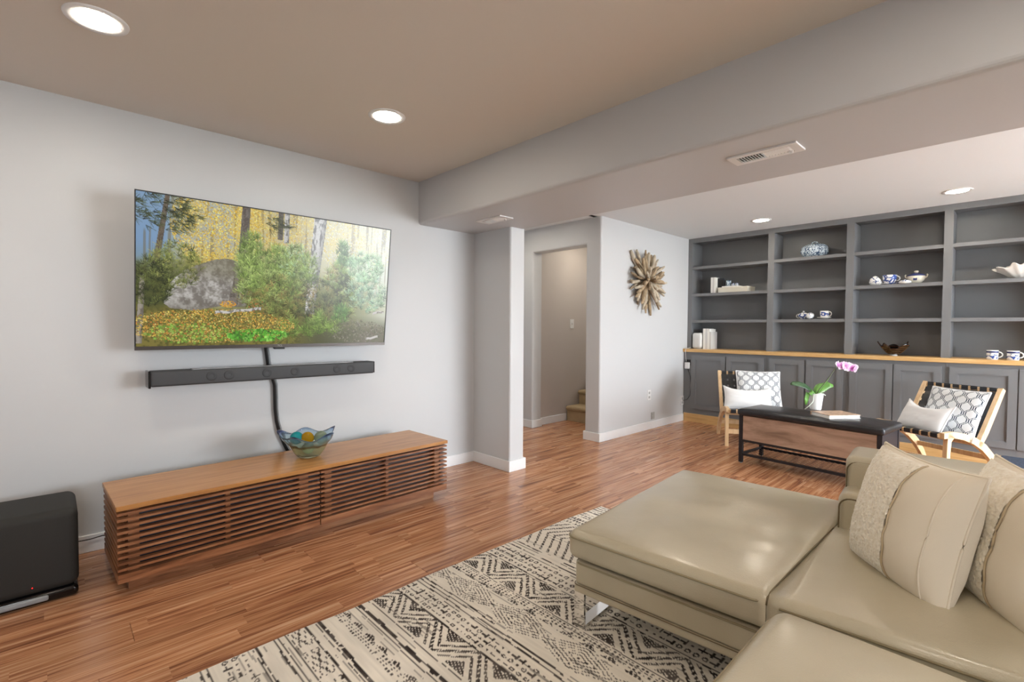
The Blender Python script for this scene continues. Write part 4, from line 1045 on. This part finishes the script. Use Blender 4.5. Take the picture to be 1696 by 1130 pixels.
lounge('lounge_chair', 'blond wood lounge chair with black woven straps, behind the left end of the bench', CHL, YWL)
lounge('lounge_chair', 'blond wood lounge chair with black woven straps, behind the sofa back', CHR, YWR)
def in_chair(ch_, yaw, x, y, z):
    a = R(yaw); return (ch_[0]+x*math.cos(a)-y*math.sin(a), ch_[1]+x*math.sin(a)+y*math.cos(a), z)
pillow('patterned_pillow', 'white pillow with blue ogee lattice print on the left lounge chair', 'patterned pillows on the lounge chairs', in_chair(CHL, YWL, .075, .40, .552), YWL-4, -27, .43, .42, .12, 'ogee_print', True, .05, 4)
pillow('lumbar_pillow', 'plain white lumbar pillow on the left lounge chair', 'white lumbar pillows on the lounge chairs', in_chair(CHL, YWL, -.06, .235, .478), YWL-4, -30, .46, .26, .12, 'linen_white', None, .06, 6, .05)
pillow('patterned_pillow', 'white pillow with blue ogee lattice print on the right lounge chair', 'patterned pillows on the lounge chairs', in_chair(CHR, YWR, .10, .39, .505), YWR-4, -24, .44, .43, .12, 'ogee_print', True, .05, 5)
pillow('lumbar_pillow', 'plain white lumbar pillow on the right lounge chair', 'white lumbar pillows on the lounge chairs', in_chair(CHR, YWR, -.01, .235, .462), YWR-16, -28, .46, .27, .12, 'linen_white', None, .06, 7, .06)

# ------------------------------------------------------------------ driftwood wall art
dw = thing('driftwood_art', 'round sunburst wall sculpture of driftwood sticks', 'wall art', (5.0, KY, 1.755))
obj('backing', rbox(.2, .03, .2, .014, (2, 1, 2), center=(0, -.016, 0)), 'driftwood_c', dw, True)
random.seed(11)
def stick(ang, r0, r1, out0, out1, rad, mat):
    bm = bmesh.new(); pts, rr = [], []; n = 7; j = random.random()*10; bend = random.uniform(-.03, .03)
    for i in range(n):
        f_ = i/(n-1); r_ = r0+(r1-r0)*f_; o_ = out0+(out1-out0)*f_; a = ang+bend*math.sin(f_*3)/max(.12, r_)
        pts.append((r_*math.cos(a)*1.08, -o_, r_*math.sin(a))); rr.append(rad*(.75+.35*mnoise.noise(Vector((j, f_*3, 0)))+.25*math.sin(math.pi*f_))*(.72 if i == n-1 else 1))
    tube(bm, pts, rr, 8); obj('stick', bm, mat, dw, True)
mats = ['driftwood_a', 'driftwood_b', 'driftwood_a', 'driftwood_c', 'driftwood_b']
for i in range(30): stick(2*math.pi*(i+random.uniform(-.45, .45))/30, .04, random.uniform(.29, .42), .022, random.uniform(.02, .08), random.uniform(.015, .024), random.choice(mats))
for i in range(22): stick(2*math.pi*(i+random.uniform(-.5, .5))/22, .03, random.uniform(.20, .33), .05, random.uniform(.07, .13), random.uniform(.016, .025), random.choice(mats))
for i in range(14): stick(2*math.pi*(i+random.uniform(-.4, .4))/14, .015, random.uniform(.11, .2), .075, random.uniform(.12, .18), random.uniform(.016, .024), random.choice(mats))
for i in range(5): stick(2*math.pi*(i+random.uniform(-.4, .4))/5, .0, random.uniform(.03, .07), .09, random.uniform(.17, .20), random.uniform(.014, .02), random.choice(mats))

# ------------------------------------------------------------------ things on the shelves
Z1, Z2, Z3, ZC = 2.004, 1.655, 1.313, .94
def turned(name, label, cat, loc, parts, group=None, rotz=0):
    """parts: (part name, profile, material, n)"""
    t = thing(name, label, cat, loc, rotz, group)
    for nm, prof, mt in parts:
        bm = bmesh.new(); lathe(bm, prof, 32); obj(nm, bm, mt, t, True)
    return t
def loop_handle(t, x, z, r, thick, mat, sgn=1, sq=1.0, nm='handle'):
    pts = [(0, sgn*(x+r*sq*math.sin(a)), z+r*math.cos(a)) for a in [R(q) for q in range(-10, 195, 20)]]
    bm = bmesh.new(); tube(bm, pts, thick, 7, up=Vector((1, 0, 0))); obj(nm, bm, mat, t, True)
def squash(t, sx, sy): t.scale = (sx, sy, 1)
# tureen in the second bay, top shelf
t = turned('tureen', 'large blue and white lidded tureen on the top shelf', 'tureen', (6.22, 1.638, Z1), [
    ('body', [(.05, 0), (.085, .004), (.115, .03), (.128, .065), (.122, .098), (.112, .112), (.10, .11)], 'blue_dense'),
    ('lid', [(.118, .108), (.116, .116), (.095, .134), (.06, .148), (.03, .154), (.012, .156)], 'blue_dense')])
bm = bmesh.new(); tube(bm, [(0, -.03, .152), (0, -.02, .168), (0, 0, .174), (0, .02, .168), (0, .03, .152)], .007, 7, up=Vector((1, 0, 0))); obj('lid_handle', bm, 'blue_dense', t, True); squash(t, .8, 1.1)
# books in the first bay, second shelf
def upright(label, y0, y1, h_, mat, depth=.15, z=Z2, x=6.14, group='books standing on the shelves', nm='book'):
    t = thing(nm, label, 'book', (x, (y0+y1)/2, z), 0, group); w_ = (y1-y0)/2
    obj('pages', B(.004, depth-.004, -w_+.002, w_-.002, .003, h_-.004), 'paper', t)
    for s in (-1, 1): obj('cover', B(0, depth, s*w_-.002*(s > 0), s*w_+.002*(s < 0), 0, h_), mat, t)
    obj('spine', B(-.002, .003, -w_, w_, 0, h_), mat, t)
upright('tall white book at the left of the second shelf, first bay', 2.752, 2.775, .20, 'paper'); upright('thin pale gray book beside the dark frame on the second shelf', 2.733, 2.751, .20, 'paper_gray'); upright('slim white book touching the dark frame on the second shelf', 2.716, 2.732, .198, 'paper')
t = thing('picture_frame', 'small dark frame leaning behind the white box on the second shelf', 'frame', (6.20, 2.672, Z2)); obj('frame_body', B(0, .02, -.042, .042, 0, .19, bev=.002, seg=1), 'book_navy', t); obj('inset_panel', B(-.002, .001, -.03, .03, .02, .17), 'black_plastic', t)
t = thing('flat_box', 'white flat box lying on the second shelf, first bay', 'box', (6.13, 2.50, Z2), -4); obj('box_base', B(0, .2, -.185, .185, 0, .045), 'porcelain_cream', t); obj('box_lid', B(-.002, .202, -.187, .187, .045, .066, bev=.002, seg=1), 'porcelain_cream', t)
t = thing('book', 'thin white book lying on top of the flat white box', 'book', (6.14, 2.54, Z2+.0665), -4); obj('pages', B(.002, .14, -.098, .098, .002, .012), 'paper', t); obj('cover', B(0, .142, -.1, .1, 0, .002), 'paper', t); obj('cover', B(0, .142, -.1, .1, .012, .014), 'paper', t)
turned('cup', 'small patterned cup on the thin white book', 'cup', (6.20, 2.575, Z2+.081), [('body', [(.022, 0), (.026, .003), (.029, .04), (.030, .072), (.027, .072), (.024, .01)], 'blue_dense')])
for y, l in ((2.515, 'left'), (2.47, 'right')):
    t = thing('trinket', f'tiny blue and white trinket on the thin white book, {l} of the pair', 'ornament', (6.19, y, Z2+.081)); bm = bmesh.new(); bmesh.ops.create_uvsphere(bm, u_segments=14, v_segments=10, radius=.022)
    for v_ in bm.verts: v_.co.z = max(-.016, v_.co.z*.8)+.016
    obj('body', bm, 'blue_sparse', t, True); bm = bmesh.new(); lathe(bm, [(.005, .030), (.007, .036), (.003, .041)], 10); obj('knob', bm, 'blue_band', t, True)
# first bay, counter level
t = thing('smart_speaker', 'white rounded smart speaker on the counter beside the wall', 'speaker', (6.13, 2.922, ZC)); obj('housing', rbox(.12, .122, .20, .028, (1, 1, 2), center=(0, 0, .105)), 'paper_gray', t, True); bm = bmesh.new(); lathe(bm, [(.045, 0), (.045, .008)], 24); obj('foot_ring', bm, 'plate_gray', t)
yy = 2.848
for i, (w_, h_, m_) in enumerate(((.030, .262, 'paper'), (.028, .262, 'paper_gray'), (.026, .258, 'paper'), (.02, .222, 'paper_gray'))):
    upright(('thick tall white book next to the smart speaker', 'second tall pale book from the smart speaker', 'third tall white book from the smart speaker', 'shorter pale book at the right of the counter books')[i], yy-w_+.001, yy, h_, m_, .18, ZC, 6.10); yy -= w_
t = thing('power_adapter', 'white plug-in adapter on the gray cabinet side next to the wall', 'adapter', (5.999, 3.0, .725)); obj('adapter_body', B(-.03, 0, -.035, .03, -.045, .04, bev=.008), 'plate_white', t); obj('socket_plate', B(-.004, 0, -.04, .034, .0, .075), 'black_plastic', t)
bm = bmesh.new(); tube(bm, [(6.07, 3.0, .955), (6.02, 3.01, .946), (5.966, 3.01, .944), (5.957, 3.012, .91), (5.962, 3.01, .84), (5.968, 3.005, .775)], .003, 6); tag(obj('electric_cable', bm, 'plate_white', None, True), 'white cord hanging from the smart speaker over the counter edge', 'cord')
bm = bmesh.new(); tube(bm, [(5.985, 2.99, .68), (5.985, 2.955, .58), (5.985, 2.942, .46), (5.985, 2.955, .34), (5.98, 2.99, .285), (5.97, 3.03, .268), (5.965, 3.047, .27)], .0035, 6); tag(obj('electric_cable', bm, 'black_plastic', None, True), 'black cord looping down the cabinet to the wall outlet', 'cord')
# second bay, third shelf
t = turned('sugar_bowl', 'blue and white sugar bowl with scrolled handle on the third shelf', 'bowl', (6.19, 1.725, Z3), [('body', [(.03, 0), (.032, .006), (.05, .025), (.055, .042), (.05, .055), (.045, .056)], 'blue_half'), ('lid', [(.048, .056), (.04, .066), (.022, .074), (.008, .076), (.006, .080), (.011, .088), (.006, .094)], 'blue_sparse')])
loop_handle(t, .05, .036, .021, .005, 'porcelain', 1, 1.1); loop_handle(t, .05, .036, .018, .005, 'porcelain', -1)
t = thing('creamer', 'small round patterned creamer lying against the sugar bowl', 'creamer', (6.15, 1.650, Z3+.036)); bm = bmesh.new(); lathe(bm, [(.012, -.038), (.028, -.03), (.036, -.008), (.036, .012), (.028, .03), (.022, .034), (.018, .03)], 24); bmesh.ops.rotate(bm, verts=bm.verts, cent=(0, 0, 0), matrix=Matrix.Rotation(R(75), 3, 'Y')); obj('body', bm, 'blue_sparse', t, True)
loop_handle(t, .018, .008, .018, .004, 'porcelain', -1)
t = turned('saucer', 'white saucer under the blue banded cup on the third shelf', 'saucer', (6.18, 1.52, Z3), [('plate', [(.03, 0), (.035, .003), (.06, .012), (.072, .02), (.070, .022), (.04, .010)], 'porcelain')])
t = turned('cup', 'white cup with blue band standing on the saucer', 'cup', (6.18, 1.518, Z3+.0125), [('body', [(.03, 0), (.034, .004), (.040, .02), (.042, .055), (.042, .078), (.039, .078), (.036, .01)], 'porcelain'), ('band', [(.0405, .022), (.0428, .03), (.0432, .06), (.0428, .066), (.042, .066), (.04, .022)], 'blue_half')])
loop_handle(t, .04, .044, .026, .0055, 'porcelain', -1)
# third bay, second shelf
t = thing('porcelain_shell', 'pale speckled heart-shaped ornament on the third bay shelf', 'ornament', (6.14, 1.055, Z2)); bm = bmesh.new(); lathe(bm, [(.03, 0), (.05, .006), (.055, .03), (.042, .062), (.022, .085), (.006, .093)], 20)
for v_ in bm.verts: v_.co.x *= .6; v_.co.y += .012*math.sin(v_.co.z*20); v_.co += Vector((0, 0, .003*abs(mnoise.noise(v_.co*40))))
obj('body', bm, 'blue_sparse', t, True); obj('base_pad', B(-.02, .02, -.03, .03, 0, .004), 'porcelain', t)
t = turned('saucer', 'saucer under the blue printed cup in the third bay', 'saucer', (6.16, .945, Z2), [('plate', [(.03, 0), (.04, .002), (.066, .008), (.075, .014), (.072, .015), (.04, .006)], 'blue_half')])
t = turned('cup', 'blue printed wide cup in the third bay', 'cup', (6.16, .95, Z2+.0075), [('body', [(.034, 0), (.040, .006), (.055, .03), (.058, .06), (.06, .088), (.056, .088), (.045, .02), (.03, .01)], 'blue_half')])
loop_handle(t, .056, .052, .024, .005, 'porcelain', -1, 1.1)
turned('lidded_dish', 'low round white lidded dish in front of the tureen', 'dish', (6.12, .822, Z2), [('dish', [(.03, 0), (.048, .006), (.052, .014), (.05, .016)], 'porcelain'), ('lid', [(.05, .016), (.046, .024), (.028, .034), (.008, .037), (.006, .041), (.002, .042)], 'blue_sparse')])
t = turned('tureen', 'cream lidded tureen with dark blue motif in the third bay', 'tureen', (6.19, .745, Z2), [('body', [(.035, 0), (.04, .005), (.062, .03), (.072, .062), (.07, .074), (.06, .074)], 'porcelain_cream'), ('rim_band', [(.066, .071), (.073, .075), (.072, .081), (.064, .081)], 'blue_band'), ('lid', [(.07, .081), (.062, .088), (.04, .098), (.018, .104), (.01, .106)], 'blue_band'), ('knob', [(.009, .105), (.016, .112), (.02, .118), (.014, .126), (.004, .128)], 'porcelain_cream')])
for s in (-1, 1):
    bm = bmesh.new(); tube(bm, [(0, s*.066, .05), (0, s*.082, .066), (0, s*.086, .084), (0, s*.078, .088)], .006, 7, up=Vector((1, 0, 0))); obj('handle', bm, 'porcelain_cream', t, True)
obj('motif', rbox(.004, .03, .026, .0018, (1, 2, 2), center=(-.0655, .0, .042)), 'blue_band', t, True)
# third bay counter: dark glass bowl
t = thing('glass_bowl', 'dark brown-black wavy glass bowl on the wooden counter', 'bowl', (6.14, .90, ZC))
def wav2(th, i, r, z):
    k = (i/6 if i <= 6 else (13-i)/6); k = max(0, min(1, k)); return r*(1+.14*k*math.sin(2*th+.4)+.08*k*math.sin(5*th)), z+.022*k*math.sin(5*th+.8)+.018*k*math.cos(2*th+2.6)
pr = [(.03, .012), (.05, .02), (.07, .036), (.09, .056), (.108, .076), (.122, .094), (.132, .108)]
bm = bmesh.new(); lathe(bm, pr+[(r-.005, z+.002) for r, z in reversed(pr[1:])]+[(.028, .018)], 48, wav2); obj('bowl_body', bm, 'black_bowl_glass', t, True)
bm = bmesh.new(); lathe(bm, [(.034, 0), (.03, .006), (.028, .014)], 24); obj('foot', bm, 'paper_gray', t, True)
# fourth bay: shell bowl on the second shelf, two mugs on the counter, outlet plate at the back
t = thing('shell_bowl', 'white ruffled shell-shaped ceramic bowl at the right edge of the photo', 'bowl', (6.21, .03, Z2))
def shellf(th, i, r, z):
    k = min(1, i/5) if i <= 6 else max(0, (13-i)/6)
    rr = r*(1+.10*k*math.cos(9*th)); e = 1+.5*max(0, math.cos(th-R(90)))**3*k
    return rr*e, z+.014*k*math.cos(9*th+.5)+.02*k*math.cos(2*th)
pr = [(.03, 0), (.05, .012), (.068, .032), (.082, .056), (.096, .08), (.108, .098), (.118, .108)]
bm = bmesh.new(); lathe(bm, pr+[(r-.006, z+.001) for r, z in reversed(pr[1:])]+[(.028, .008)], 72, shellf); obj('bowl_body', bm, 'shell_white', t, True)
bm = bmesh.new(); lathe(bm, [(.034, 0), (.034, .004), (.03, .006)], 20); obj('foot', bm, 'shell_white', t, True)
for y, l in ((.19, 'blue and white mug on the counter, left of the two'), (.062, 'blue and white mug on the counter, right of the two')):
    t = turned('mug', l, 'mug', (6.055, y, ZC), [('body', [(.036, 0), (.039, .003), (.039, .078), (.041, .083), (.037, .083), (.035, .006)], 'porcelain'), ('lower_band', [(.0385, .008), (.0397, .010), (.0397, .034), (.0385, .036)], 'blue_half'), ('upper_band', [(.0385, .06), (.0402, .062), (.0402, .074), (.0385, .076)], 'blue_band'), ('middle_band', [(.0385, .037), (.0396, .038), (.0396, .058), (.0385, .059)], 'blue_sparse')], 'blue and white mugs')
    loop_handle(t, .036, .045, .024, .0055, 'porcelain', -1, 1.15)
t = thing('wall_outlet', 'gray outlet plate low on the back panel near the mugs', 'outlet', (KB, .40, ZC+.06)); obj('cover_plate', B(-.006, 0, -.06, .06, -.04, .04), 'cabinet_gray', t); obj('socket', B(-.008, -.005, -.035, .02, -.016, .018), 'cabinet_gray', t)
